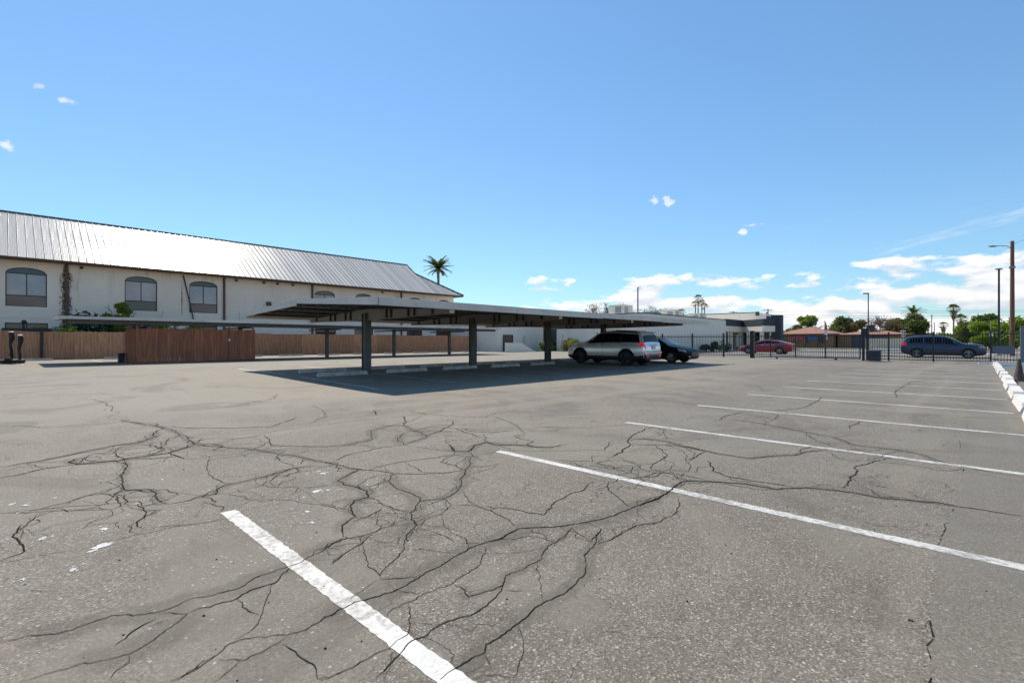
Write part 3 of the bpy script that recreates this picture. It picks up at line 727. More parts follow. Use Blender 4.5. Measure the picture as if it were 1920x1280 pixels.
# finer cracks that tie the web together: from one crack across to a neighbouring one
nodes = [(k, Vector(q)) for k, pts in enumerate(polys) for q in pts if 3.0 < Vector(q).length < 15]
made = 0; tries = 0
while made < 290 and tries < 9000:
    tries += 1
    ka, a = rng.choice(nodes); sc = min(2.4, max(.75, a.length / 4.2)); lim = (.16 * sc, .62 * sc)
    near = [(q - a).length for kb_, q in nodes if kb_ != ka]
    cand = [q for kb_, q in nodes if kb_ != ka and lim[0] < (q - a).length < lim[1]]
    if not cand: continue
    b_ = rng.choice(cand); d = b_ - a; L = d.length; n_ = Vector((-d.y, d.x)) / L; bow = rng.gauss(0, .16)
    q = [tuple(a)] + [tuple(a + d * t + n_ * L * (bow * math.sin(math.pi * t) + rng.gauss(0, .07))) for t in (.22, .42, .6, .8)] + [tuple(b_)]
    crack(q, rng.choice((.4, .5, .65)), False); made += 1
tag(cb.build('crack', M['crack'], lot), 'network of dark branching cracks in the asphalt', kind='stuff')
so = sbm.build('sealed_band', M['seal'], lot, fix=False); so['kind'] = 'stuff'
at_ = so.data.attributes.new('cover', 'FLOAT', 'POINT'); at_.data.foreach_set('value', cover)
# smooth strip of newer asphalt along the wheel stops
b = MB(); n = 420; top = [(-2 + 40.5 * i / n, .15 + rng.uniform(-.012, .012) + .03 * math.sin(i * .13), LIFT_PATCH) for i in range(n + 1)]; low = [(x, -1.6, LIFT_PATCH) for x, _, _ in top]
b.add(top + low, [(i, n + 1 + i, n + 2 + i, i + 1) for i in range(n)]); b.build('asphalt_strip', M['patch'], lot)
b = MB()
for i in range(n):
    if rng.random() < .22 + .3 * math.sin(i * .31):
        x = top[i][0]; w_ = rng.uniform(.002, .006); x2 = x + .0965 * rng.uniform(.5, 1)
        b.add([(x, top[i][1] + w_, .0012), (x2, top[i + 1][1] + w_ * .6, .0012), (x2, top[i + 1][1] - w_ * .5, .0012), (x, top[i][1] - w_, .0012)], [(0, 1, 2, 3)])
b.build('strip_joint', M['crack'], lot)['kind'] = 'stuff'

for x, y, w in SPLASHES:
    b = MB(); ang = rng.uniform(0, 6.28)
    for q in range(rng.choice((2, 3, 4, 5))):
        n = 16; r0 = max(0.008, w * (.38 if q == 0 else rng.uniform(.08, .22))); vs = []
        cx, cy = (x, y) if q == 0 else (x + rng.gauss(0, w * .5), y + rng.gauss(0, w * .5))
        for k in range(n):
            a = 2 * math.pi * k / n; r = r0 * rng.uniform(.45, 1.2)
            u, v = r * math.cos(a), r * math.sin(a) * 0.6
            vs.append((cx + u * math.cos(ang) - v * math.sin(ang), cy + u * math.sin(ang) + v * math.cos(ang), rise(y) + .0024))
        b.add(vs, [tuple(range(n))])
    b.build('paint_splash', M['splash'], lot)['kind'] = 'stuff'

# grit scattered near the camera
gb = MB()
for k in range(420):
    d = rng.uniform(1.6, 9.0); a = rng.uniform(-0.06, 1.62)
    x, y = d * math.cos(a), d * math.sin(a); r = rng.uniform(0.003, 0.008); z = rise(y)
    q = rng.uniform(0, 3)
    gb.add([(x + r * math.cos(q), y + r * math.sin(q), z), (x - r * math.sin(q), y + r * math.cos(q), z), (x - r * math.cos(q), y - r * math.sin(q), z), (x + r * math.sin(q), y - r * math.cos(q), z), (x, y, z + r)],
           [(0, 1, 4), (1, 2, 4), (2, 3, 4), (3, 0, 4)], 0 if rng.random() < .55 else 1)
tag(gb.build('loose_grit', [M['oldstop'], M['crack']]), 'loose grit and pebbles scattered over the near asphalt', 'grit', kind='stuff')

# ------------------------------------------------------------------ wheel stops
def stop_mesh(name, m, L=1.83, w=0.17, h=0.13):
    b = MB()
    prof = [(-w / 2, 0), (w / 2, 0), (w / 2 - .01, .03), (w / 2 - .04, h), (-w / 2 + .04, h), (-w / 2 + .01, .03)]
    xs = [-L / 2, -L / 2 + 0.05, L / 2 - 0.05, L / 2]
    for i, x in enumerate(xs):
        s = 0.55 if i in (0, 3) else 1.0
        b.v += [(x, p[0] * (1 if s == 1 else .9), p[1] * (s if p[1] > .05 else 1)) for p in prof]
    for i in range(3):
        for k in range(6):
            b.f.append((i * 6 + k, i * 6 + (k + 1) % 6, (i + 1) * 6 + (k + 1) % 6, (i + 1) * 6 + k)); b.mi.append(0)
    b.f.append(tuple(range(6))); b.f.append(tuple(range(18, 24))); b.mi += [0, 0]
    me = b.mesh(name); me.materials.append(m)
    return me


stop_w = stop_mesh('wheel_stop', M['stop'], L=2.1, h=0.16, w=0.25)
stop_o = stop_mesh('wheel_stop', M['oldstop'])
def stop(me, x, y, label, group, rz=0.0):
    o = bpy.data.objects.new('wheel_stop', me); COL.objects.link(o)
    o.location = (x, y, rise(y)); o.rotation_euler = (0, 0, rz)
    tag(o, label, 'wheel stop', group)


for k in range(10):
    stop(stop_w, 1.15 + PITCH * (k + 3.5), -0.60 + rng.uniform(-.03, .03), 'white painted wheel stop at the right edge, %s from the camera' % ORD[k], 'white stops along the right edge', rng.uniform(-.015, .015))
for k in range(8):
    if k in (5, 6): continue
    stop(stop_o, 6.83 + 2.68 * (k + .5), 15.98 + rng.uniform(-.04, .04), 'worn concrete wheel stop in the near row under the carport, %s from its left end' % ORD[k], 'stops under the carport', rng.uniform(-.02, .02))
for k in range(8):
    stop(stop_o, 6.83 + 2.68 * (k + .5) + .2, 17.9 + rng.uniform(-.04, .04), 'worn concrete wheel stop in the far row under the carport, %s from its left end' % ORD[k], 'stops under the carport', rng.uniform(-.02, .02))
fs = [1.2, 5.4] + [12.7 + 3.1 * k for k in range(8)]
for k, x in enumerate(fs):
    stop(stop_o, x, (40.4 if x < 12 else 39.3), 'pale wheel stop at the foot of the long wooden fence, %s from the left' % ORD[k], 'stops along the wooden fence')

# ------------------------------------------------------------------ carport in the middle of the lot
CP_X0, CP_X1, CP_YF, CP_YR, CP_YB = 6.92, 28.1, 11.56, 16.75, 21.8
ZF, ZR, ZB = 2.42, 2.66, 2.40
cp = thing('carport', (17.5, 16.75, 0), 'long grey steel carport with shallow arched roof in the middle of the lot', 'carport')


def roof_z(y):
    return ZF + (ZR - ZF) * (y - CP_YF) / (CP_YR - CP_YF) if y < CP_YR else ZR + (ZB - ZR) * (y - CP_YR) / (CP_YB - CP_YR)


b = MB(); n = int((CP_X1 - CP_X0) / 0.10); xs = [CP_X0 + .03 + (CP_X1 - CP_X0 - .06) * i / n for i in range(n + 1)]
ys = [CP_YF + .03, (CP_YF + CP_YR) / 2, CP_YR, (CP_YB + CP_YR) / 2, CP_YB - .03]
for dz in (0.0, -0.006):
    vs = [(x, y, roof_z(y) - 0.035 + dz + (0.028 if i % 3 == 0 else 0.0)) for y in ys for i, x in enumerate(xs)]
    b.add(vs, [(j * (n + 1) + i, j * (n + 1) + i + 1, (j + 1) * (n + 1) + i + 1, (j + 1) * (n + 1) + i) for j in range(4) for i in range(n)])
b.build('roof_sheet', M['deck'], cp, fix=False)
# fascia in lengths, with small gaps and dents
segs = [CP_X0, 12.3, 17.6, 22.9, CP_X1 + 0.75]
for i in range(4):
    a, c = segs[i] + .006, segs[i + 1] - .006
    for y, z, s in ((CP_YF, ZF, -1), (CP_YB, ZB, 1)):
        d = rng.uniform(-.012, .012)
        b = MB(); b.prism([(y, z - .2), (y + s * .03, z - .2), (y + s * .03, z + .02), (y - s * .10, z + .02), (y - s * .10, z + .008), (y, z + .008)], 'x', a, c)
        b.v = [(q[0], q[1], q[2] + d) for q in b.v]
        b.build('fascia', M['canopy'], cp, bevel=0.004)
for x, s in ((CP_X0, -1), (CP_X1, 1)):
    for y0, y1, z0, z1 in ((CP_YF + .004, CP_YR - .01, ZF, ZR), (CP_YR + .01, CP_YB - .004, ZR, ZB)):
        b = MB()
        vs = []
        for xx in (x, x + s * .03):
            vs += [(xx, y0, z0 - .195), (xx, y1, z1 - .125), (xx, y1, z1 + .03), (xx, y0, z0 + .018)]
        b.add(vs, [(0, 1, 2, 3), (7, 6, 5, 4), (0, 4, 5, 1), (1, 5, 6, 2), (2, 6, 7, 3), (3, 7, 4, 0)])
        b.add([(x, y0, z0 + .014), (x, y1, z1 + .026), (x - s * .14, y1, z1 + .026), (x - s * .14, y0, z0 + .014), (x, y0, z0 + .024), (x, y1, z1 + .034), (x - s * .14, y1, z1 + .034), (x - s * .14, y0, z0 + .024)],
              [(0, 1, 2, 3), (7, 6, 5, 4), (0, 4, 5, 1), (1, 5, 6, 2), (2, 6, 7, 3), (3, 7, 4, 0)])
        b.build('gable_fascia', M['canopy'], cp)
b = MB(); b.prism([(CP_YR - .25, ZR + .004), (CP_YR, ZR + .03), (CP_YR + .25, ZR + .002), (CP_YR + .25, ZR + .008), (CP_YR, ZR + .038), (CP_YR - .25, ZR + .010)], 'x', CP_X0 + .04, CP_X1 - .04)
b.build('ridge_cap', M['canopy'], cp)
for y in (12.6, 13.95, 15.3, 16.45, 17.05, 18.3, 19.6, 20.9):
    z = roof_z(y) - .045; b = MB()
    b.box(CP_X0 + .05, CP_X1 - .05, y - .03, y + .03, z - .13, z - .118); b.box(CP_X0 + .05, CP_X1 - .05, y - .004, y + .004, z - .118, z - .01); b.box(CP_X0 + .05, CP_X1 - .05, y - .03, y + .03, z - .01, z)
    b.build('purlin', M['steel'], cp)
for k in range(4):
    x = 9.52 + 5.36 * k; yc = 16.75; zg = rise(yc)
    b = MB(); b.box(x - .13, x + .13, yc - .13, yc - .105, zg, 2.3); b.box(x - .13, x + .13, yc + .105, yc + .13, zg, 2.3); b.box(x - .095, x + .095, yc - .105, yc + .105, zg, 2.3)
    col = b.build('column', M['steel'], cp)
    b = MB(); b.box(x - .2, x + .2, yc - .2, yc + .2, zg, zg + .015); b.build('base_plate', M['steel'], col)
    b = MB(); yA, yB = CP_YF + .12, CP_YB - .2
    prof = [(yA, roof_z(yA) - .18), (yc, ZR - .18), (yB, roof_z(yB) - .18)]
    low = [(yB, 2.11), (yc + .5, 2.06), (yc - .5, 2.06), (yA, 2.13)]
    b.prism(prof + low, 'x', x - .010, x + .010)
    for (q0, q1) in ((low[0], low[1]), (low[1], low[2]), (low[2], low[3])):
        b.add([(x - .09, q0[0], q0[1] - .014), (x + .09, q0[0], q0[1] - .014), (x + .09, q1[0], q1[1] - .014), (x - .09, q1[0], q1[1] - .014),
               (x - .09, q0[0], q0[1]), (x + .09, q0[0], q0[1]), (x + .09, q1[0], q1[1]), (x - .09, q1[0], q1[1])],
              [(0, 1, 2, 3), (7, 6, 5, 4), (0, 4, 5, 1), (1, 5, 6, 2), (2, 6, 7, 3), (3, 7, 4, 0)])
    beam = b.build('cross_beam', M['beam'], cp)
    for y in (12.6, 13.6, 13.95, 15.0, 15.3, 17.9, 18.3, 19.2, 19.6, 20.9):
        zt = roof_z(y) - .185; zl = 2.07 + (.05 if abs(y - yc) > 3 else .02)
        b = MB(); b.box(x - .075, x - .0105, y - .03, y + .03, zl, zt); b.build('stiffener', M['rust'], beam)
    b = MB(); b.box(x - .09, x + .09, yA - .012, yA - .002, 2.12, roof_z(yA) - .18); b.build('end_plate', M['yellow'], beam)

# ------------------------------------------------------------------ carport along the wooden fence
g0 = rise(40)
bc = thing('carport', (16, 33.6, g0), 'low flat grey carport running along the long wooden fence', 'carport')
BX0, BX1 = 1.9, 31.2
b = MB(); n = int((BX1 - BX0) / 0.14); xs = [BX0 + .04 + (BX1 - BX0 - .08) * i / n for i in range(n + 1)]
for dz in (0.0, -.006):
    vs = [(x, y, z + dz + (.025 if i % 3 == 0 else 0)) for y, z in ((31.3, 2.40), (36.6, 2.50)) for i, x in enumerate(xs)]
    b.add(vs, [(i, i + 1, n + 2 + i, n + 1 + i) for i in range(n)])
b.build('roof_sheet', M['deck'], bc, fix=False)
for i in range(5):
    a, c = BX0 + (BX1 - BX0) * i / 5 + .005, BX0 + (BX1 - BX0) * (i + 1) / 5 - .005
    b = MB(); b.box(a, c, 31.22, 31.26, 2.32, 2.46); b.box(a, c, 31.26, 31.42, 2.445, 2.46); b.build('fascia', M['canopy'], bc, bevel=.004)
    b = MB(); b.box(a, c, 36.62, 36.66, 2.40, 2.54); b.build('fascia', M['canopy'], bc, bevel=.004)
for x in (BX0 - .02, BX1):
    b = MB(); b.prism([(31.27, 2.32), (36.61, 2.40), (36.61, 2.54), (31.27, 2.46)], 'x', x, x + .03); b.build('gable_fascia', M['canopy'], bc)
for y, z in ((31.75, 2.38), (33.4, 2.42), (35.2, 2.45)):
    b = MB(); b.box(BX0 + .3, BX1 - .3, y - .05, y + .05, z - .25, z - .03); b.build('purlin', M['steel'], bc)
for k, x in enumerate((5.05, 10.35, 16.0, 21.5, 27.1)):
    b = MB(); b.box(x - .1, x + .1, 33.5, 33.7, g0, 2.16); b.build('column', M['steel'], bc, bevel=.01)
    b = MB(); b.box(x - .08, x + .08, 31.6, 36.4, 2.04, 2.13); b.build('cross_beam', M['steel'], bc)

# ------------------------------------------------------------------ wooden fence and timber enclosure
wf = thing('wooden_fence', (17, 42.5, g0), 'long weathered brown board fence below the two storey building', 'fence')
x = -9.0; bay = 0
fr = random.Random(9)
while x < 42.2:
    x1 = min(x + 2.45, 42.3); b = MB(); q = x
    if 1.55 < x < 1.6: pass
    dz = fr.uniform(-.03, .03)
    while q < x1 - .02:
        w = 0.14
        b.box(q, min(q + w - .008, x1), 42.5 + fr.uniform(0, .012), 42.52 + fr.uniform(0.002, .012), g0 + .03, g0 + 1.78 + dz + fr.uniform(-.012, .012))
        q += w
    o = b.build('board_bay', M['wood'], wf); o['kind'] = 'stuff'
    b = MB()
    for z in (.4, 1.4): b.box(x, x1, 42.54, 42.58, g0 + z, g0 + z + .09)
    b.build('rail', M['wood'], wf)
    b = MB(); b.box(x - .045, x + .045, 42.54, 42.64, g0, g0 + 1.7); b.build('post', M['wood'], wf)
    x = x1 + .001
b = MB(); b.box(1.62, 1.76, 42.36, 42.48, g0, g0 + 1.85); b.build('gate_post', M['iron'], wf)

en = thing('timber_enclosure', (7.7, 33.4, g0), 'square enclosure of dark red stained boards under the far carport', 'enclosure')
EX0, EX1, EY0, EY1 = 4.8, 10.6, 31.75, 34.6
q = EX0; k = 0
while q < EX1 - .05:
    b = MB(); z0 = g0 + (.02 if q < 7.9 else .05)
    b.box(q, q + .132, EY0 + fr.uniform(0, .01), EY0 + .025, z0, g0 + 1.83 + fr.uniform(-.012, .012)); b.build('board', M['redwood'], en); q += .138
for xx in (EX0 - .03, EX1):
    q = EY0 + .05
    while q < EY1:
        b = MB(); b.box(xx, xx + .022, q, q + .132, g0 + .02, g0 + 1.82 + fr.uniform(-.012, .012)); b.build('board', M['redwood'], en); q += .138
for xx in (EX0 + .06, 7.92, 9.2, EX1 - .08):
    b = MB(); b.box(xx - .04, xx + .04, EY0 + .03, EY0 + .11, g0, g0 + 1.98); b.build('post', M['redwood'], en)
for z in (.35, 1.5):
    b = MB(); b.box(EX0 + .1, EX1 - .12, EY0 + .112, EY0 + .15, g0 + z, g0 + z + .09); b.build('rail', M['redwood'], en)
b = MB(); b.box(9.15, 9.24, EY0 - .03, EY0 - .004, g0 + 1.18, g0 + 1.28); b.build('latch', M['chrome'], en)
for xx in (7.9, 9.17):
    b = MB(); b.box(xx - .008, xx + .008, EY0 - .006, EY0 - .002, g0 + .05, g0 + 1.8); b.build('door_gap', M['iron'], en)
b = MB(); b.box(4.42, 4.70, 34.2, 34.6, g0, g0 + .45); b.box(4.40, 4.72, 34.17, 34.63, g0 + .45, g0 + .49)
tag(b.build('storage_bin', M['navy'], bevel=.02, loc=(4.5, 33.5, g0)), 'small dark bin beside the left corner of the timber enclosure', 'bin')

# ------------------------------------------------------------------ two storey stucco building with metal roof
WY = 47.5; EAVE_Y = 46.6; EAVE = 6.9; RIDGE_Y = 52.9; RIDGE = 10.95; BX_L, BX_R = -13.0, 39.0
bd = thing('stucco_building', (13, 52.9, g0), 'two storey pale stucco building with grey standing seam roof', 'building')
wins = [(0.13, 2.17), (6.5, 8.56), (10.75, 12.84), (21.36, 23.46), (25.7, 27.7), (32.3, 34.2), (36.5, 38.5), (-5.2, -3.1), (-10.4, -8.3)]
lows = [(0.1, 2.22), (6.5, 8.56), (10.72, 12.84), (21.41, 23.57), (25.6, 27.8), (32.1, 34.25), (36.3, 38.3), (-5.2, -3.1)]
WB, WS, WT = 3.66, 5.95, 6.33       # sill, spring of the arch, crown
LB, LT = 1.0, 2.53
# wall with real openings: vertical strips between and around the windows
cuts = {}
w = MB(); D0, D1 = WY, WY + .3
edges = sorted(set([BX_L, BX_R] + [e for a in wins + lows for e in a]))
def inside(lst, a, c):
    for p, q in lst:
        if a >= p - 1e-6 and c <= q + 1e-6: return (p, q)
for a, c in zip(edges[:-1], edges[1:]):
    if c - a < 1e-4: continue
    lo, hi = inside(lows, a, c), inside(wins, a, c)
    z = g0
    if lo:
        w.box(a, c, D0, D1, z, LB); z = LT
    top = WB if hi else EAVE - .05
    w.box(a, c, D0, D1, z, top)
    if hi:
        n = max(2, int((c - a) / .1)); p, q = hi
        for i in range(n):
            xa, xc = a + (c - a) * i / n, a + (c - a) * (i + 1) / n
            f = lambda xx: WS + (WT - WS) * math.sqrt(max(0, 1 - ((xx - (p + q) / 2) / ((q - p) / 2)) ** 2))
            w.prism([(xa, f(xa)), (xc, f(xc)), (xc, EAVE - .05), (xa, EAVE - .05)], 'y', D0, D1)
w.box(BX_L, BX_L + .3, D1, 58, g0, EAVE - .05); w.box(BX_R - .3, BX_R, D1, 58, g0, EAVE - .05); w.box(BX_L, BX_R, 58, 58.3, g0, EAVE - .05)
w.box(BX_L + .3, BX_R - .3, WY + 3.2, WY + 3.4, g0, EAVE - .1)
wall = w.build('wall', M['stucco'], bd)
b = MB(); b.box(BX_L, BX_R, WY - .03, WY - .002, 2.9, 2.96); b.build('floor_band', M['stucco'], wall)


def arched_window(p, q):
    y0, y1 = WY + .10, WY + .16; m = (p + q) / 2; hw = (q - p) / 2; t = .055
    f = lambda xx, s=1.0: WS + (WT - WS) * math.sqrt(max(0, 1 - ((xx - m) / hw) ** 2))
    b = MB()
    b.box(p, p + t, y0, y1, WB, WS); b.box(q - t, q, y0, y1, WB, WS)
    b.box(p + t, q - t, y0, y1, WB, WB + t); b.box(p + t, q - t, y0, y1, WS - .06, WS); b.box(p + t, q - t, y0, y1, WB + .72, WB + .78)
    b.box(m - .025, m + .025, y0 + .002, y1 - .002, WB + .78, WS - .06)
    n = 16
    for i in range(n):
        xa, xc = p + (q - p) * i / n, p + (q - p) * (i + 1) / n
        za, zc = f(xa), f(xc)
        b.add([(xa, y0, za), (xc, y0, zc), (xc, y0, max(WS, zc - t)), (xa, y0, max(WS, za - t)), (xa, y1, za), (xc, y1, zc), (xc, y1, max(WS, zc - t)), (xa, y1, max(WS, za - t))],
              [(0, 1, 2, 3), (7, 6, 5, 4), (0, 4, 5, 1), (3, 2, 6, 7)])
    fr_ = b.build('window', M['frame'], bd)
    for xa, xc, za, zc, mm in ((p + t, m - .025, WB + .78, WS - .06, 'pane'), (m + .025, q - t, WB + .78, WS - .06, 'pane'), (p + t, q - t, WB + t, WB + .72, 'paned')):
        g = MB(); tl = fr.uniform(-.012, .012)
        g.add([(xa, y0 + .03, za), (xc, y0 + .03 + tl, za), (xc, y0 + .03 + tl, zc), (xa, y0 + .03, zc)], [(0, 1, 2, 3)]); g.build('pane', M[mm], fr_)
    g = MB(); vs = [(p + t, y0 + .032, WS)]
    vs = [(p + (q - p) * i / n, y0 + .032, max(WS, f(p + (q - p) * i / n) - .02)) for i in range(n + 1)]
    g.add(vs, [tuple(range(n + 1))]); g.build('pane', M['paned'], fr_)


for p, q in wins: arched_window(p, q)
for p, q in lows:
    y0, y1 = WY + .1, WY + .16; t = .06; b = MB()
    b.box(p, p + t, y0, y1, LB, LT); b.box(q - t, q, y0, y1, LB, LT); b.box(p + t, q - t, y0, y1, LB, LB + t); b.box(p + t, q - t, y0, y1, LT - t, LT)
    b.box((p + q) / 2 - .03, (p + q) / 2 + .03, y0 + .002, y1 - .002, LB + t, LT - t)
    f_ = b.build('window', M['frame'], bd)
    for xa, xc in ((p + t, (p + q) / 2 - .03), ((p + q) / 2 + .03, q - t)):
        g = MB(); g.add([(xa, y0 + .03, LB + t), (xc, y0 + .03, LB + t), (xc, y0 + .03, LT - t), (xa, y0 + .03, LT - t)], [(0, 1, 2, 3)]); g.build('pane', M['paned'], f_)
b = MB(); b.box(-.05, 2.4, WY - .35, WY - .004, 1.5, 2.15); b.build('window_box', M['frame'], bd)
# roof: eave trim, panels with standing seams, hipped end with a small gable above it
b = MB()
b.box(BX_L - .8, BX_R + .78, EAVE_Y - .02, EAVE_Y + .02, EAVE - .13, EAVE + .03)      # fascia
b.box(BX_L - .8, BX_R + .78, EAVE_Y - .12, EAVE_Y - .022, EAVE - .06, EAVE + .02)      # gutter
b.box(BX_R + .74, BX_R + .78, EAVE_Y + .022, 59.2, EAVE - .13, EAVE + .03)
b.box(BX_L - .8, BX_R + .74, EAVE_Y + .022, WY - .002, EAVE - .10, EAVE - .07)          # soffit
roof = b.build('roof', M['trim'], bd)
slope = Vector((0, RIDGE_Y - EAVE_Y, RIDGE - EAVE)); GAB = 35.5; HIPX = BX_R + .78
def hip_t(x):      # how far up the slope (0..1) the sheet reaches at x
    if x <= GAB: return 1.0
    return max(0.0, min(1.0, (HIPX - x) / (RIDGE_Y - EAVE_Y) * 1.0))
PW = 0.44
def panel(xa, xc, ta, tc_, name='panel'):
    b = MB(); nrm = Vector((0, -slope.z, slope.y)).normalized()
    P = lambda x, t, o=0.0: tuple(Vector((x, EAVE_Y, EAVE + .04)) + slope * t + nrm * o)
    b.add([P(xa, -.012), P(xc, -.012), P(xc, tc_), P(xa, ta)], [(0, 1, 2, 3)])
    # standing seam along the left edge
    s = .02
    b.add([P(xa - s, -.012, .004), P(xa - s * .6, -.012, .055), P(xa + s * .6, -.012, .055), P(xa + s, -.012, .004), P(xa - s, ta, .004), P(xa - s * .6, ta, .055), P(xa + s * .6, ta, .055), P(xa + s, ta, .004)],
          [(0, 1, 5, 4), (1, 2, 6, 5), (2, 3, 7, 6), (0, 3, 2, 1), (4, 5, 6, 7)])
    return b
x = BX_L - .8
base_me = None
while x < HIPX - .02:
    xc = min(x + PW, HIPX)
    ta, tc_ = hip_t(x), hip_t(xc)
    if ta == 1.0 and tc_ == 1.0 and xc - x > PW - .001:
        if base_me is None:
            o = panel(x, xc, 1, 1).build('panel', M['seam'], roof, fix=False); base_me = o.data; bx = x
        else:
            o = bpy.data.objects.new('panel', base_me); COL.objects.link(o); o.parent = roof; o.location = (x - bx, 0, 0)
    else:
        panel(x, xc, ta, tc_).build('panel', M['seam'], roof, fix=False)
    x = xc
kt = (HIPX - GAB) / (RIDGE_Y - EAVE_Y)
ky, kz = EAVE_Y + slope.y * kt, EAVE + slope.z * kt
yb2 = 2 * RIDGE_Y - EAVE_Y
b = MB()
b.add([(BX_L - .8, RIDGE_Y, RIDGE + .02), (GAB, RIDGE_Y, RIDGE + .02), (GAB, 2 * RIDGE_Y - ky, kz), (HIPX, yb2, EAVE), (BX_L - .8, yb2, EAVE)], [(0, 1, 2, 3, 4)])
b.add([(HIPX, EAVE_Y, EAVE + .03), (HIPX, yb2, EAVE + .03), (GAB, 2 * RIDGE_Y - ky, kz), (GAB, ky, kz)], [(0, 1, 2, 3)])
b.add([(GAB - .05, ky, kz), (GAB - .05, 2 * RIDGE_Y - ky, kz), (GAB - .05, RIDGE_Y, RIDGE)], [(0, 1, 2)])
b.build('back_slope', M['seam'], roof, fix=False)
b = MB(); b.tube([(BX_L - .8, RIDGE_Y, RIDGE + .07), (GAB + .3, RIDGE_Y, RIDGE + .07)], .075, 6)
b.tube([(GAB + .3, RIDGE_Y, RIDGE + .05), (GAB + .05, ky, kz + .08)], .07, 6); b.tube([(GAB, ky, kz + .08), (HIPX + .05, EAVE_Y - .05, EAVE + .08)], .08, 6)
b.build('ridge_cap', M['cap'], roof)
for x in (3.2, 13.33, 21.09, 31.33):
    b = MB(); b.box(x - .08, x + .08, WY - .14, WY - .004, g0, EAVE - .12); b.build('downspout', M['trim'], bd, bevel=.01)
for x in (4.0, 14.3, 16.6, 17.8, 19.2, 28.9):
    b = MB(); b.box(x - .1, x + .1, WY - .12, WY - .004, EAVE - .36, EAVE - .18); b.build('vent', M['trim'], bd)
b = MB(); vs = []
n = 26
for i in range(n + 1):
    z = 3.3 + 2.9 * i / n; wd = (.02 + .05 * fr.random()) * math.sin(3.1 * (i + 2) / (n + 3))
    vs += [(10.23 - wd, WY - .005, z), (10.23 + wd * .8, WY - .005, z)]
b.add(vs, [(2 * i, 2 * i + 1, 2 * i + 3, 2 * i + 2) for i in range(n)]); b.build('rust_streak', M['rustw'], wall)
b = MB(); b.tube([(10.3, WY - .1, 6.7), (10.6, WY - .16, 5.2), (11.0, WY - .12, 3.2), (11.05, WY - .1, 2.0)], .05, 6); b.build('drain_pipe', M['iron'], bd, smooth=40)
b = MB(); b.box(16.8, 17.2, WY - .2, WY - .004, 4.55, 4.9); b.prism([(WY - .2, 4.55), (WY - .3, 4.62), (WY - .2, 4.9)], 'x', 16.82, 17.18); b.build('wall_light', M['vine'], bd)
b = MB(); b.tube([(14.6, WY - .08, 2.2), (14.6, WY - .08, 3.9)], .07, 8); b.build('vent_pipe', M['white'], bd)
b = MB(); b.box(2.45, 2.75, WY - .12, WY - .004, 1.9, 2.3); b.build('meter_box', M['grey'], bd)
b = MB(); b.tube([(1.0, WY - 1.2, g0), (1.0, WY - 1.2, 2.5)], .035, 8); b.tube([(1.0, WY - 1.2, 2.5), (1.0, WY - 1.2, 2.68)], [.16, .1], 10)
tag(b.build('yard_lamp', M['iron'], loc=(1.0, WY - 1.2, g0)), 'short black yard lamp behind the fence at far left', 'lamp')
# dead vine clinging round the first downspout
b = MB()
for k in range(2600):
    z = fr.uniform(g0, EAVE - .15); sp = (.16 + .22 * max(0, math.sin(z * 1.3 + .4)) + (.2 if z < 4.6 else 0)) * (1.0 if z < 6.2 else .5)
    x = 3.15 + max(-2.2, min(2.2, fr.gauss(0, 1))) * sp * .40; y = WY - .02 - abs(fr.gauss(0, .04)); s = fr.uniform(.012, .04)
    a = fr.uniform(0, 6.28); u = Vector((math.cos(a), fr.uniform(-.4, .4), math.sin(a))) * s; v = Vector((-math.sin(a), fr.uniform(-.4, .4), math.cos(a))) * s * .6
    c = Vector((x, y, z)); b.add([c - u - v, c + u - v, c + u + v, c - u + v], [(0, 1, 2, 3)])
tag(b.build('dead_vine', M['vine'], loc=(3.15, WY - .1, g0), fix=False), 'dark dead vine climbing the stucco wall at the downspout', 'vine')
# ------------------------------------------------------------------ white shop building on the right
gz = rise(30)
sb = thing('shop_building', (60, 35, 0), 'long white single storey commercial building with charcoal band over its entrance', 'building')
b = MB()
b.box(45.5, 68.1, 25.0, 46.0, 0.0, 4.15)
b.box(38.4, 45.49, 39.0, 50.0, gz, 4.0)
b.build('wall', M['white'], sb)
b = MB(); b.box(45.44, 68.16, 24.94, 25.1, 4.152, 4.24); b.box(45.44, 45.6, 25.101, 46.0, 4.152, 4.24); b.box(38.3, 45.43, 38.93, 39.1, 4.002, 4.09)
b.build('parapet_cap', M['charcoal'], sb)
b = MB(); b.box(80.0, 92.0, 24.5, 44.0, 0.0, 5.65); b.box(74.6, 79.99, 25.2, 44.0, 0.0, 4.1); b.box(78.5, 84.0, 22.9, 24.49, 0.0, 4.95); b.build('rear_block', M['white'], sb)
b = MB(); b.box(79.93, 80.1, 24.9, 44.0, 5.652, 5.76); b.box(79.90, 80.1, 24.4, 24.89, 5.2, 5.80); b.box(78.43, 84.0, 22.85, 22.95, 4.4, 5.05); b.build('parapet_cap', M['charcoal'], sb)
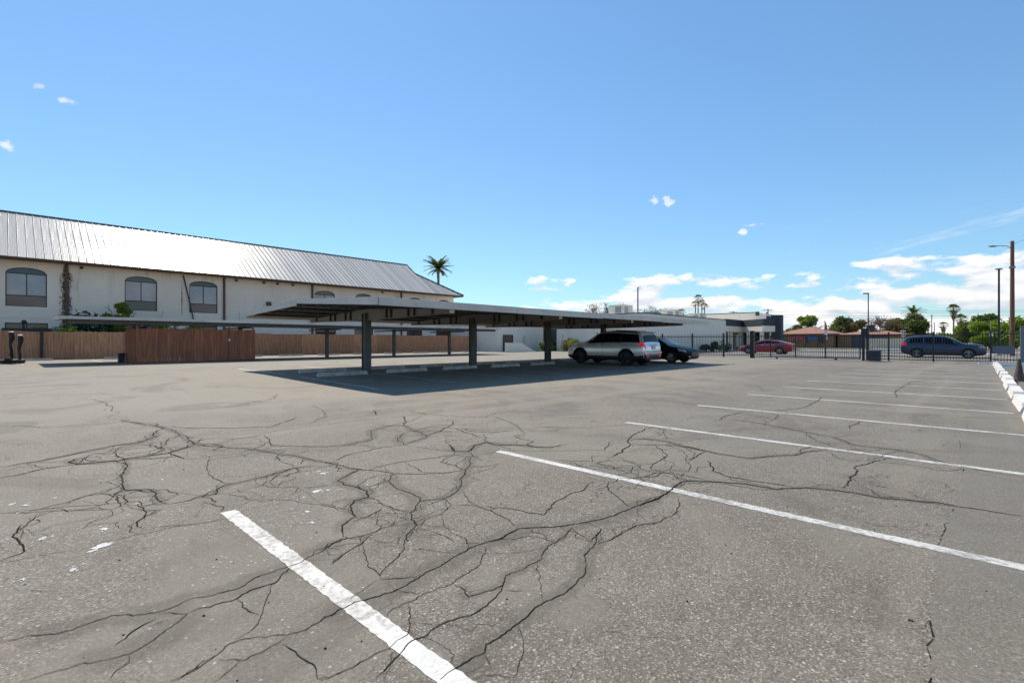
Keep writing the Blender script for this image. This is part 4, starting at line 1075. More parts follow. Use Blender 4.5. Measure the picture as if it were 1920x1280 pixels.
# entrance canopy: charcoal band over a white band, folded in plan
plan = [(68.1, 24.96), (74.5, 24.96), (71.2, 21.1), (72.9, 20.2)]
for z0, z1, m, off in ((2.62, 3.38, 'white', 0.0), (3.38, 4.32, 'charcoal', 0.02)):
    b = MB()
    for (p, q) in zip(plan[:-1], plan[1:]):
        p, q = Vector(p), Vector(q); d = (q - p).normalized(); nn = Vector((d.y, -d.x))
        if nn.x + nn.y * .6 > 0: nn = -nn
        o = nn * off; k = -nn * .35
        P = [p + o, q + o, q + k, p + k]
        b.prism([(v.x, v.y) for v in P], 'z', z0, z1 - .004)
    b.build('entrance_band', M[m], sb)
b = MB(); b.prism([(68.15, 25.3), (74.6, 25.3), (71.5, 21.2), (72.7, 20.3), (80, 20.3), (80, 27), (68.15, 27)], 'z', 2.55, 2.61); b.build('entrance_soffit', M['white'], sb)
b = MB(); b.box(73.0, 74.3, 19.55, 20.75, 0, 4.85); b.build('pylon', M['charcoal'], sb, bevel=.02)
b = MB(); b.box(69.0, 79.9, 26.6, 26.7, 0.0, 2.54); b.build('shop_front', M['shopglass'], sb)
b = MB(); b.box(75.6, 75.7, 21.7, 26.59, 0.0, 2.54); b.build('shop_front', M['shopglass'], sb)
for x, y in ((69.2, 25.3), (70.6, 25.3), (74.2, 25.2), (71.6, 21.5), (73.4, 23.8)):
    b = MB(); b.box(x - .22, x + .22, y - .22, y + .22, 0, 2.549); b.build('column', M['white'], sb)
b = MB(); b.box(68.25, 69.0, 25.05, 25.3, 0, 2.54); b.build('dark_pier', M['charcoal'], sb)
b = MB(); b.box(72.3, 73.4, 25.1, 25.16, .5, 2.2); b.build('window', M['signwhite'], sb)
# door, grille gate, notices on the white wall
b = MB(); b.box(45.44, 45.495, 36.3, 38.3, gz, gz + 2.6); b.build('door', M['shopglass'], sb)
b = MB(); b.box(42.5, 43.0, 38.965, 38.995, 1.0, 1.9)
o = b.build('notice_board', M['hvac'], sb)
b = MB(); b.box(45.46, 45.495, 28.2, 29.4, .6, 2.4); b.build('panel', M['white'], sb)
for y in (34.6, 31.0):
    b = MB(); b.tube([(45.4, y, 0), (45.4, y, 4.0)], .06, 8); b.build('downspout', M['white'], sb)
b = MB(); b.tube([(43.7, 38.85, 3.1), (43.7, 38.85, 3.4)], [.1, .07], 8); b.build('wall_light', M['rust'], sb)
# roof plant
def hvac(x, y, sx, sy, h, label):
    t = thing('rooftop_unit', (x, y, 4.15), label, 'air conditioner', 'cream plant on the shop roof')
    b = MB(); b.box(x - sx, x + sx, y - sy, y + sy, 4.35, 4.15 + h); b.build('casing', M['hvac'], t, bevel=.03)
    b = MB(); b.box(x - sx - .01, x - sx - .002, y - sy * .7, y + sy * .1, 4.5, 4.15 + h - .15); b.build('louvre', M['grey'], t)
    b = MB(); b.box(x - sx * .8, x - sx * .1, y - sy - .01, y - sy - .002, 4.5, 4.15 + h - .15); b.build('louvre', M['grey'], t)
    b = MB(); b.box(x - sx - .04, x + sx + .04, y - sy - .04, y + sy + .04, 4.15 + h, 4.2 + h); b.build('lid', M['hvac'], t)
    b = MB(); b.box(x - sx, x + sx, y - sy, y - sy + .1, 4.15, 4.349); b.box(x - sx, x + sx, y + sy - .1, y + sy, 4.15, 4.349); b.build('kerb', M['grey'], t)
hvac(49.4, 30.0, 1.0, 1.0, 1.2, 'largest cream rooftop unit, left on the white shop roof')
hvac(58.3, 28.0, 1.1, .9, .95, 'middle cream rooftop unit on the white shop roof')
hvac(64.0, 27.2, 1.0, .8, .75, 'lowest cream rooftop unit, right on the white shop roof')
# stepped white garden wall and grille beside the shop
b = MB(); b.prism([(36.9, gz), (41.6, gz), (41.6, gz + .12), (41.0, gz + .12), (41.0, gz + .3), (40.5, gz + .3), (40.5, gz + .5), (40.0, gz + .5), (40.0, gz + .72), (39.5, gz + .72), (39.5, gz + .95), (36.9, gz + 1.0)], 'y', 36.2, 36.45)
tag(b.build('stepped_wall', M['white'], loc=(39, 36.3, gz), bevel=.01), 'low white wall with stepped end at the end of the fence', 'wall')
gg = thing('grille_gate', (39.9, 38.9, gz), 'dark grille gate between the wooden fence and white wall', 'gate')
b = MB(); b.box(39.1, 40.7, 38.86, 38.9, gz, gz + .06); b.box(39.1, 40.7, 38.86, 38.9, gz + 1.84, gz + 1.9); b.box(39.1, 39.16, 38.86, 38.9, gz + .06, gz + 1.84); b.box(40.64, 40.7, 38.86, 38.9, gz + .06, gz + 1.84); b.build('gate_frame', M['iron'], gg)
b = MB()
for k in range(11): b.box(39.2 + k * .132, 39.29 + k * .132, 38.868, 38.892, gz + .06, gz + 1.84)
o = b.build('slats', M['vine'], gg); o['kind'] = 'stuff'

# ------------------------------------------------------------------ iron fence and sliding gates
def picket_run(t, x, y0, y1, z0, z1, dy=.125, name='pickets', r=.011):
    b = MB(); y = y0 + dy / 2
    while y < y1: b.box(x - r, x + r, y - r, y + r, z0, z1); y += dy
    o = b.build(name, M['iron'], t); o['kind'] = 'stuff'
GX = 39.0
def rails(t, x, y0, y1, zs):
    for z in zs:
        b = MB(); b.box(x - .022, x + .022, y0, y1, z - .025, z + .025); b.build('rail', M['iron'], t)
f1 = thing('iron_fence', (GX, 18.5, 0), 'black iron picket fence from the shop to the sliding gate', 'fence')
picket_run(f1, GX, 12.6, 24.9, .08, 1.80); rails(f1, GX, 12.5, 24.9, (.22, 1.62))
for y in (24.8, 22.2, 19.6, 17.0, 14.5):
    b = MB(); b.box(GX - .05, GX + .05, y - .05, y + .05, 0, 1.9); b.build('post', M['iron'], f1)
g1 = thing('sliding_gate', (GX - .35, 9.0, 0), 'left black iron sliding gate in front of the red car', 'gate')
picket_run(g1, GX - .35, 5.7, 12.2, .14, 1.72); rails(g1, GX - .35, 5.65, 12.2, (.12, 1.62))
for y in (5.66, 7.6, 9.4, 11.0):
    b = MB(); b.box(GX - .385, GX - .315, y - .035, y + .035, .10, 1.70); b.build('upright', M['iron'], g1)
for y in (7.0, 10.6):
    b = MB(); b.lathe([(.0, -.02), (.075, -.02), (.075, .02), (.0, .02)], (GX - .35, y, .075), 'x', 12); b.build('wheel', M['iron'], g1)
b = MB(); b.box(GX - .39, GX - .31, 4.5, 12.2, .0, .012); tag(b.build('gate_track', M['iron'], lot))
g2 = thing('sliding_gate', (GX - .1, 2.4, 0), 'right black iron sliding gate in front of the blue car', 'gate')
picket_run(g2, GX - .1, -.4, 5.2, .14, 1.78); rails(g2, GX - .1, -.45, 5.25, (.12, .32, 1.66))
for y in (4.2, 2.05, -.42):
    b = MB(); b.box(GX - .14, GX - .06, y - .04, y + .04, .02, 1.84); b.build('upright', M['iron'], g2)
f2 = thing('iron_fence', (GX, -1.6, 0), 'short black iron fence at the right end of the gates', 'fence')
picket_run(f2, GX, -3.4, -.5, .08, 1.85); rails(f2, GX, -3.4, -.5, (.22, 1.68))
b = MB(); b.box(GX - .06, GX - .028, -1.35, -.42, .55, 1.0); b.build('sign_panel', M['bluegrey'], f2)
b = MB(); b.box(GX - .16, GX + .16, 12.25, 12.5, 0, 2.0); b.box(GX - .18, GX + .18, 12.23, 12.52, 2.0, 2.05)
tag(b.build('gate_post', M['iron'], loc=(GX, 12.4, 0), bevel=.01), 'thick black gate post in front of the red car', 'post')
gp = thing('gate_post', (GX, 5.4, 0), 'twin black gate posts beside the gate motor box', 'post')
for y, h in ((5.5, 2.12), (5.28, 2.12)):
    b = MB(); b.box(GX - .28, GX - .14, y - .07, y + .07, 0, h); b.build('upright', M['iron'], gp)
b = MB(); b.box(GX - .32, GX - .12, 5.2, 5.62, 1.55, 2.1); b.build('roller_guard', M['iron'], gp)
op = thing('gate_motor', (37.3, 4.72, 0), 'navy box gate motor at the foot of the twin posts', 'gate motor')
b = MB(); b.box(37.05, 37.55, 4.42, 5.02, .06, .66); b.prism([(37.02, .66), (37.58, .66), (37.5, .73), (37.1, .73)], 'y', 4.39, 5.05); b.build('housing', M['navy'], op, bevel=.02)
b = MB(); b.box(37.0, 37.6, 4.36, 5.08, 0, .06); b.build('plinth', M['concrete'], op)
b = MB(); b.box(37.04, 37.047, 4.55, 4.9, .40, .46); b.build('vent', M['black'], op)
b = MB(); b.box(38.0, 38.3, -1.95, -1.55, 0, 2.05); b.box(37.98, 38.32, -1.97, -1.53, 2.05, 2.08)
tag(b.build('square_post', M['bluegrey'], loc=(38.15, -1.75, 0), bevel=.015), 'blue grey square post at the right end of the fence', 'post')

# cone, low white kerbs and the ochre patch beside it
cn = thing('traffic_cone', (22.0, -0.87, 0), 'dirty brown traffic cone beside the white wheel stops', 'cone')
b = MB(); b.lathe([(.0, .035), (.14, .035), (.13, .06), (.04, .68), (.028, .71), (.0, .71)], (22.0, -0.87, 0), 'z', 20); b.build('cone_body', M['coneold'], cn, smooth=50)
b = MB(); b.box(21.84, 22.16, -1.03, -.715, 0, .034); b.build('base', M['coneold'], cn, bevel=.01)
b = MB(); b.lathe([(.112, .17), (.088, .34), (.084, .34), (.106, .17)], (22.0, -0.87, 0), 'z', 20); b.v = [(22 + (x - 22) * 1.03, -.87 + (y + .87) * 1.03, z) for x, y, z in b.v]; b.build('collar', M['coneold'], cn, smooth=50)
b = MB(); n = 12
b.add([(29.0 + 1.3 * math.cos(6.283 * k / n) * rng.uniform(.7, 1.1), -1.5 + .35 * math.sin(6.283 * k / n) * rng.uniform(.7, 1.1), .006) for k in range(n)], [tuple(range(n))])
b.build('ochre_patch', M['ochre'], lot)
for k, (x, y) in enumerate(((33.5, -1.6), (36.6, -.95))):
    stop(stop_w, x, y, ('white wheel stop lying beyond the cone on the far right', 'last white wheel stop against the short iron fence')[k], None, 1.5)

# ------------------------------------------------------------------ cars
class Prof:
    """values along the car's length, linear between keys"""
    def __init__(s, keys): s.k = sorted(keys)
    def __call__(s, x):
        k = s.k
        if x <= k[0][0]: return k[0][1]
        for (a, va), (c, vc) in zip(k[:-1], k[1:]):
            if x <= c: return va + (vc - va) * (x - a) / (c - a)
        return k[-1][1]


class Car:
    def __init__(s, top, belt, half, bot, tumble=0.36):
        s.top, s.belt, s.half, s.bot, s.tb = Prof(top), Prof(belt), Prof(half), Prof(bot), tumble
        s.x0, s.x1 = min(k[0] for k in top), max(k[0] for k in top)
    def sm(s, p, x, r=.05):
        return (p(x - r) + 2 * p(x) + p(x + r)) / 4 if s.x0 + r < x < s.x1 - r else p(x)
    def ring(s, x):
        zt = s.sm(s.top, x); zb = s.bot(x); h = s.sm(s.half, x); be = min(s.belt(x), zt - .045)
        zm = zb + (be - zb) * .52
        up = zt - be
        ye = h * .965 - s.tb * up * (.9 if up > .2 else .5) - .02
        re = zt - min(.085, up * .45)
        return [(0, zb), (h * .86, zb), (h * .965, zb + .07), (h * .992, zm - .12), (h, zm + .05), (h * .985, zm + (be - zm) * .65), (h * .955, be), (ye + .03, re - .0), (ye - .06, zt - .025), (ye * .55, zt - .006), (0, zt)]
    # ring indices: 6 = belt, 7 = roof edge, 10 = centre line
    def S(s, x, t):
        r = s.ring(x); i = min(int(t), len(r) - 2); f = t - i
        return Vector((x, r[i][0] + (r[i + 1][0] - r[i][0]) * f, r[i][1] + (r[i + 1][1] - r[i][1]) * f))
    def body(s):
        xs = []; x = s.x0
        n = 72
        xs = [s.x0 + (s.x1 - s.x0) * i / n for i in range(n + 1)]
        xs += [k[0] for k in s.top.k]; xs = sorted(set(round(q, 4) for q in xs))
        b = MB(); m = 11; full = 2 * (m - 1)
        for x in xs:
            r = s.ring(x); L = [(x, q[0], q[1]) for q in r] + [(x, -q[0], q[1]) for q in r[-2:0:-1]]
            b.v += L
        for i in range(len(xs) - 1):
            for k in range(full):
                b.f.append((i * full + k, i * full + (k + 1) % full, (i + 1) * full + (k + 1) % full, (i + 1) * full + k)); b.mi.append(0)
        b.f.append(tuple(range(full))); b.f.append(tuple((len(xs) - 1) * full + k for k in range(full))[::-1]); b.mi += [0, 0]
        return b
    def patch(s, x0, x1, t0, t1, off=.006, sides=(1, -1), nx=10, nt=4, x0t=None, x1t=None, b=None):
        """a sheet lying on the body; the x limits may lean from t0 to t1"""
        b = b or MB(); x0t = x0 if x0t is None else x0t; x1t = x1 if x1t is None else x1t
        for sd in sides:
            vs = []
            for j in range(nt + 1):
                t = t0 + (t1 - t0) * j / nt; f = j / nt
                xa, xc = x0 + (x0t - x0) * f, x1 + (x1t - x1) * f
                for i in range(nx + 1):
                    x = xa + (xc - xa) * i / nx
                    p = s.S(x, min(t, 9.999)); du = s.S(x + .01, min(t, 9.99)) - s.S(x - .01, min(t, 9.99)); dv = s.S(x, min(t + .02, 9.999)) - s.S(x, max(t - .02, 0))
                    nn = du.cross(dv)
                    nn = nn.normalized() if nn.length > 1e-9 else Vector((0, 0, 1))
                    if nn.dot(Vector((0, p.y, p.z - .7 if p.y < .3 else 0.05)) + Vector(((1 if p.x > 1.8 else -1 if p.x < -1.8 else 0) * .6, 0, 0))) < 0: nn = -nn
                    p = p + nn * off
                    vs.append((p.x, p.y * sd, p.z))
            w = nx + 1
            b.add(vs, [(j * w + i, j * w + i + 1, (j + 1) * w + i + 1, (j + 1) * w + i) for j in range(nt) for i in range(nx)])
        return b


def wheel(t, x, y, r, side, rim, spokes=5, width=.23):
    """tyre > rim; side +1 is the car's left"""
    b = MB(); hw = width / 2
    b.lathe([(r * .62, -hw * .85), (r * .80, -hw), (r * .95, -hw * .92), (r, -hw * .6), (r, hw * .6), (r * .95, hw * .92), (r * .80, hw), (r * .62, hw * .85)], (x, y, r), 'y', 28)
    ty = b.build('wheel', M['rubber'], t, smooth=40)
    b = MB(); o = side * hw * .55
    b.lathe([(.0, o - side * .05), (r * .60, o - side * .05), (r * .64, o + side * .05), (r * .60, o + side * .05), (r * .57, o - side * .02)], (x, y, r), 'y', 28)
    for k in range(spokes):
        a = 2 * math.pi * k / spokes + .3
        c, s_ = math.cos(a), math.sin(a); w1, w2 = r * .10, r * .06
        def P(u, w, d): return (x + u * c - w * s_, y + d, r + u * s_ + w * c)
        b.add([P(r * .06, -w1, o + side * .035), P(r * .60, -w2, o + side * .02), P(r * .60, w2, o + side * .02), P(r * .06, w1, o + side * .035), P(r * .06, -w1, o), P(r * .60, -w2, o), P(r * .60, w2, o), P(r * .06, w1, o)],
              [(0, 1, 2, 3), (7, 6, 5, 4), (0, 4, 5, 1), (1, 5, 6, 2), (2, 6, 7, 3), (3, 7, 4, 0)])
    b.lathe([(.0, o + side * .045), (r * .13, o + side * .04), (r * .14, o)], (x, y, r), 'y', 14)
    b.build('rim', rim, ty)


def build_car(name, label, car, loc, heading, paint, wheels, r, spokes, rim, windows, shield, backlight, extras, glass='carglass', pitch=0.0, group=None, clad=True, cat='car'):
    t = thing(name, (0, 0, 0), label, cat, group)
    hwid = max(k[1] for k in car.half.k)
    me = car.body().mesh('body')
    me.materials.append(paint)
    body = bpy.data.objects.new('body', me); COL.objects.link(body)
    cut = MB()
    for x in wheels:
        for sd in (1, -1):
            cut.lathe([(0, sd * (hwid - .33)), (r + .06, sd * (hwid - .33)), (r + .06, sd * (hwid + .2)), (0, sd * (hwid + .2))], (x, 0, r), 'y', 32)
    cm = cut.mesh('cut'); bm = bmesh.new(); bm.from_mesh(cm); bmesh.ops.remove_doubles(bm, verts=bm.verts, dist=1e-5); bmesh.ops.recalc_face_normals(bm, faces=bm.faces); bm.to_mesh(cm); bm.free()
    co = bpy.data.objects.new('cut', cm); COL.objects.link(co)
    md = body.modifiers.new('cut', 'BOOLEAN'); md.operation = 'DIFFERENCE'; md.solver = 'EXACT'; md.object = co
    dg = bpy.context.evaluated_depsgraph_get(); dg.update()
    nm = bpy.data.meshes.new_from_object(body.evaluated_get(dg))
    body.modifiers.clear(); bpy.data.objects.remove(co); body.data = nm; nm.name = 'body'
    if not nm.materials: nm.materials.append(paint)
    nm.polygons.foreach_set('use_smooth', [True] * len(nm.polygons)); nm.set_sharp_from_angle(angle=R(33))
    body.parent = t
    for x in wheels:
        for sd in (1, -1):
            b = MB(); b.lathe([(0, sd * (hwid - .325)), (r + .052, sd * (hwid - .325)), (r + .052, sd * (hwid - .03))], (x, 0, r), 'y', 28)
            b.v = [q if q[2] > .16 else (q[0], q[1], .16) for q in b.v]
            b.build('wheel_well', M['black'], t)
            wheel(t, x, sd * (hwid - .125), r, sd, rim, spokes)
    for (xa, xc, xat, xct, tt) in windows:
        for sd in (1, -1):
            car.patch(xa, xc, 6.10, tt, .005, (sd,), 8, 5, xat, xct).build('side_window', M[glass], t, smooth=60, fix=False)
    car.patch(shield[0], shield[1], 7.15, 9.999, .005, (1, -1), 6, 6).build('windscreen', M[glass], t, smooth=60, fix=False)
    car.patch(backlight[0], backlight[1], 7.2, 9.999, .006, (1, -1), 6, 6).build('rear_window', M[glass], t, smooth=60, fix=False)
    if clad:
        for sd in (1, -1): car.patch(car.x0 + .12, car.x1 - .12, 1.0, 2.6, .008, (sd,), 48, 8).build('sill_cladding', M['black'], t, fix=False)
    # bonnet shut line and door shuts
    extras(t, car)
    t.location = loc; t.rotation_euler = (0, -pitch, heading)
    # rotate the pitch in the car's own frame
    q = Matrix.Rotation(heading, 4, 'Z') @ Matrix.Rotation(-pitch, 4, 'Y'); t.rotation_euler = q.to_euler()
    return t


def seams(t, car, xs, m='black'):
    for x, lean in xs:
        for sd in (1, -1):
            car.patch(x - .006, x + .006, 2.2, 6.05, .003, (sd,), 1, 8, x - .006 + lean, x + .006 + lean).build('door_gap', M[m], t, fix=False)


def handles(t, car, xs, m):
    for x in xs:
        for sd in (1, -1):
            p = car.S(x, 5.4); b = MB(); y = p.y * sd
            b.box(x - .11, x + .11, min(y - sd * .01, y + sd * .035), max(y - sd * .01, y + sd * .035), p.z - .02, p.z + .02); b.build('door_handle', m, t, bevel=.01)


def mirrors(t, car, x, z, m):
    for sd in (1, -1):
        p = car.S(x, 6.2); y = abs(p.y) * sd; b = MB()
        b.box(x - .06, x + .07, min(y, y + sd * .22), max(y, y + sd * .22), z - .02, z + .13); b.build('wing_mirror', m, t, bevel=.03)


def pillars(t, car, xs, m):
    for x0, x1, x0t, x1t in xs:
        for sd in (1, -1):
            car.patch(x0, x1, 6.06, 6.93, .0035, (sd,), 2, 5, x0t, x1t).build('pillar', M[m], t, smooth=60, fix=False)


def silver_extra(t, car):
    pillars(t, car, ((-.03, .07, -.03, .07), (-1.05, -.95, -1.05, -.95)), 'black')
    for sd in (1, -1): car.patch(-1.9, .5, 7.05, 7.9, .004, (sd,), 16, 2).build('roof_gutter', M['black'], t, fix=False)
    for x in (-1.37, 1.40):
        for sd in (1, -1):
            b = MB(); n = 18; vs = []
            for i in range(n + 1):
                a = -.35 + (math.pi + .7) * i / n
                for rr_, yo in ((.44, .0), (.485, .0)):
                    px_, pz = x + rr_ * math.cos(a), .385 + rr_ * math.sin(a)
                    hh = car.sm(car.half, px_); vs.append((px_, sd * (hh * (.965 if pz < .45 else .995) + .012), max(pz, .24)))
            b.add(vs, [(2 * i, 2 * i + 1, 2 * i + 3, 2 * i + 2) for i in range(n)]); b.build('arch_trim', M['black'], t, fix=False)
    seams(t, car, ((1.02, -.02), (.02, 0), (-1.02, -.25))); handles(t, car, (.18, -.82), M['silver']); mirrors(t, car, .68, 1.13, M['carblack'])
    for sd in (1, -1):
        car.patch(-2.39, -2.19, 4.95, 6.1, .008, (sd,), 6, 4, -2.36, -1.98).build('tail_lamp', M['lamp_red'], t, smooth=60, fix=False)
        b = MB(); b.tube([(-1.75, sd * .60, 1.68), (-1.65, sd * .60, 1.755), (-.75, sd * .61, 1.79), (.05, sd * .61, 1.785), (.2, sd * .61, 1.70)], .018, 6); b.build('roof_rail', M['grey'], t, smooth=50)
        b = MB(); b.box(-2.45, -2.38, min(sd * .55, sd * .80), max(sd * .55, sd * .80), .48, .54); b.build('reflector', M['lamp_red'], t, bevel=.008)
        car.patch(2.0, 2.34, 5.0, 6.0, .008, (sd,), 6, 3).build('headlamp', M['lamp_clear'], t, smooth=60, fix=False)
    b = MB(); b.box(-2.42, -2.30, -.86, .86, .30, .57); b.build('rear_valance', M['black'], t, bevel=.03)
    b = MB(); b.box(-2.45, -2.30, -.90, .90, .58, .76); b.build('rear_bumper', M['silver'], t, bevel=.05)
    b = MB(); b.box(-2.425, -2.395, -.17, .17, .84, 1.0); b.build('number_plate', M['plate'], t, bevel=.004)
    b = MB(); b.box(-2.405, -2.385, -.40, .40, 1.03, 1.07); b.build('tailgate_trim', M['chrome'], t)
    b = MB(); b.prism([(-2.22, 1.67), (-2.19, 1.72), (-1.88, 1.735), (-1.88, 1.69)], 'y', -.62, .62); b.build('roof_spoiler', M['silver'], t, bevel=.012)
    b = MB(); b.prism([(2.32, .45), (2.43, .48), (2.43, .80), (2.36, .86)], 'y', -.55, .55); b.build('grille', M['black'], t, bevel=.02)


silver = Car([(-2.46, .62), (-2.45, .95), (-2.42, 1.06), (-2.37, 1.14), (-2.22, 1.60), (-2.10, 1.70), (-1.2, 1.765), (-.4, 1.77), (.15, 1.735), (.40, 1.65), (1.06, 1.22), (1.25, 1.18), (2.05, 1.12), (2.32, 1.03), (2.44, .84), (2.47, .60)],
             [(-2.46, 1.13), (-1.6, 1.13), (.6, 1.06), (1.5, 1.05), (2.47, .95)],
             [(-2.46, .84), (-2.36, .93), (-2.0, .98), (-1.0, .99), (1.3, .985), (1.9, .96), (2.25, .88), (2.40, .76), (2.47, .64)],
             [(-2.46, .46), (-2.3, .34), (-1.9, .26), (1.9, .24), (2.3, .28), (2.47, .40)], .34)
for pr in (silver.top, silver.belt, silver.half, silver.bot): pr.k = [(x * .975, v * (.975 if pr is silver.half else 1)) for x, v in pr.k]
silver.x0 *= .975; silver.x1 *= .975
build_car('parked_car', 'silver sport utility car parked under the carport, seen from its rear', silver, (22.66, 14.32, rise(14.32) + .004), R(92), M['silver'], (-1.37, 1.40), .385, 5, M['darkrim'],
          [(.06, .90, .06, .46, 6.92), (-.96, -.02, -.96, -.02, 6.92), (-2.10, -1.04, -1.96, -1.04, 6.90)], (.45, 1.02), (-2.29, -2.17), silver_extra, pitch=.016)


def black_extra(t, car):
    seams(t, car, ((1.0, -.02), (-.08, 0), (-1.0, -.3)), 'rubber'); handles(t, car, (.1, -.9), M['chrome']); mirrors(t, car, .78, .96, M['carblack'])
    for sd in (1, -1):
        car.patch(1.86, 2.28, 4.9, 6.0, .008, (sd,), 8, 3, 1.75, 2.20).build('headlamp', M['lamp_clear'], t, smooth=60, fix=False)
        b = MB(); b.box(2.36, 2.41, min(sd * .52, sd * .70), max(sd * .52, sd * .70), .33, .43); b.build('fog_lamp', M['lamp_clear'], t, bevel=.012)
        car.patch(-2.40, -2.12, 4.9, 6.0, .008, (sd,), 6, 3).build('tail_lamp', M['lamp_red'], t, smooth=60, fix=False)
        car.patch(-1.6, 1.3, 5.93, 6.08, .009, (sd,), 20, 1).build('window_trim', M['chrome'], t, fix=False)
    b = MB(); b.prism([(2.34, .36), (2.435, .40), (2.43, .60), (2.36, .66)], 'y', -.45, .45); b.build('grille', M['black'], t, bevel=.02)
    for z in (.44, .52, .59):
        b = MB(); b.box(2.425, 2.445, -.43, .43, z, z + .018); b.build('grille_bar', M['chrome'], t)
    b = MB(); b.box(2.33, 2.40, -.5, .5, .26, .31); b.build('front_lip', M['black'], t, bevel=.01)


sedan_top = [(-2.42, .66), (-2.40, .96), (-2.34, 1.02), (-1.9, 1.09), (-1.65, 1.11), (-.95, 1.39), (-.45, 1.45), (.15, 1.44), (.50, 1.36), (1.22, 1.0), (1.5, .96), (2.05, .85), (2.28, .74), (2.38, .60), (2.42, .45)]
sedan_half = [(-2.42, .74), (-2.3, .84), (-1.9, .91), (-1.0, .93), (1.2, .93), (1.8, .90), (2.15, .82), (2.35, .68), (2.42, .52)]
sedan_bot = [(-2.42, .42), (-2.2, .28), (-1.8, .20), (1.8, .19), (2.2, .22), (2.42, .32)]
black = Car(sedan_top, [(-2.42, 1.0), (-1.5, 1.0), (.8, .93), (1.4, .90), (2.42, .72)], sedan_half, sedan_bot, .42)
build_car('parked_car', 'black saloon car behind the silver car, facing out of its bay', black, (27.15, 14.1, rise(13.9) + .0), R(-90), M['carblack'], (-1.38, 1.42), .335, 10, M['chrome'],
          [(-.03, 1.02, -.03, .52, 6.9), (-.98, -.11, -.9, -.11, 6.9), (-1.62, -1.04, -1.15, -.96, 6.8)], (.55, 1.18), (-1.58, -1.0), black_extra, pitch=-.012, clad=False)


def red_extra(t, car):
    seams(t, car, ((1.0, -.02), (-.08, 0), (-1.0, -.3)), 'rubber'); handles(t, car, (.1, -.85), M['chrome']); mirrors(t, car, .78, .97, M['carred'])
    for sd in (1, -1):
        car.patch(1.80, 2.30, 5.1, 6.05, .008, (sd,), 8, 3, 1.7, 2.25).build('headlamp', M['lamp_clear'], t, smooth=60, fix=False)
        car.patch(-2.45, -2.12, 5.0, 6.0, .008, (sd,), 6, 3).build('tail_lamp', M['lamp_red'], t, smooth=60, fix=False)
        car.patch(-2.0, 1.3, 5.93, 6.08, .009, (sd,), 20, 1).build('window_trim', M['chrome'], t, fix=False)
    b = MB(); b.prism([(2.36, .36), (2.46, .40), (2.45, .60), (2.38, .64)], 'y', -.5, .5); b.build('grille', M['black'], t, bevel=.02)


red = Car([(-2.46, .66), (-2.45, 1.0), (-2.38, 1.06), (-2.1, 1.12), (-1.9, 1.15), (-1.0, 1.39), (-.4, 1.455), (.15, 1.44), (.55, 1.34), (1.28, 1.0), (1.55, .96), (2.1, .84), (2.32, .72), (2.42, .58), (2.46, .45)],
          [(-2.46, 1.02), (-1.6, 1.01), (.8, .93), (1.4, .90), (2.46, .72)], [(x * 1.016, y) for x, y in sedan_half], [(x * 1.016, y) for x, y in sedan_bot], .42)
build_car('red_car', 'red fastback saloon car standing behind the left sliding gate', red, (53.4, 15.6, -.012), R(90), M['carred'], (-1.42, 1.48), .345, 5, M['grey'],
          [(-.03, 1.05, -.03, .55, 6.9), (-.98, -.11, -.9, -.11, 6.9), (-1.85, -1.04, -1.25, -.96, 6.8)], (.60, 1.24), (-1.84, -1.05), red_extra, clad=False)


def blue_extra(t, car):
    seams(t, car, ((1.05, -.02), (.0, 0), (-1.05, -.2)), 'rubber'); handles(t, car, (.15, -.85), M['carblue']); mirrors(t, car, .72, 1.10, M['carblue'])
    for sd in (1, -1):
        car.patch(2.0, 2.36, 5.0, 6.05, .008, (sd,), 6, 3).build('headlamp', M['lamp_clear'], t, smooth=60, fix=False)
        car.patch(-2.42, -2.10, 4.9, 6.4, .008, (sd,), 6, 3).build('tail_lamp', M['lamp_red'], t, smooth=60, fix=False)
        b = MB(); b.tube([(-1.8, sd * .60, 1.62), (-1.7, sd * .60, 1.70), (.0, sd * .62, 1.74), (.15, sd * .62, 1.68)], .02, 6); b.build('roof_rail', M['chrome'], t, smooth=50)
    b = MB(); b.prism([(2.36, .45), (2.46, .48), (2.45, .78), (2.39, .84)], 'y', -.55, .55); b.build('grille', M['black'], t, bevel=.02)


blue = Car([(-2.44, .62), (-2.43, .95), (-2.38, 1.1), (-2.30, 1.2), (-2.10, 1.56), (-1.96, 1.64), (-1.1, 1.70), (-.3, 1.71), (.15, 1.67), (.42, 1.57), (1.12, 1.16), (1.32, 1.12), (2.05, 1.05), (2.30, .95), (2.40, .80), (2.44, .58)],
           [(-2.44, 1.12), (-1.5, 1.10), (.8, 1.0), (1.5, .98), (2.44, .86)], [(-2.44, .80), (-2.3, .88), (-1.9, .92), (-1, .935), (1.3, .93), (1.9, .91), (2.2, .84), (2.38, .72), (2.44, .6)],
           [(-2.44, .44), (-2.25, .32), (-1.85, .23), (1.85, .22), (2.25, .26), (2.44, .38)], .36)
build_car('blue_car', 'dark blue crossover car standing behind the right sliding gate', blue, (49.75, 2.1, -.012), R(-90), M['carblue'], (-1.45, 1.46), .36, 5, M['grey'],
          [(.06, .95, .06, .48, 6.9), (-1.0, -.02, -1.0, -.02, 6.9), (-2.0, -1.08, -1.78, -1.08, 6.88)], (.48, 1.08), (-2.28, -2.13), blue_extra)

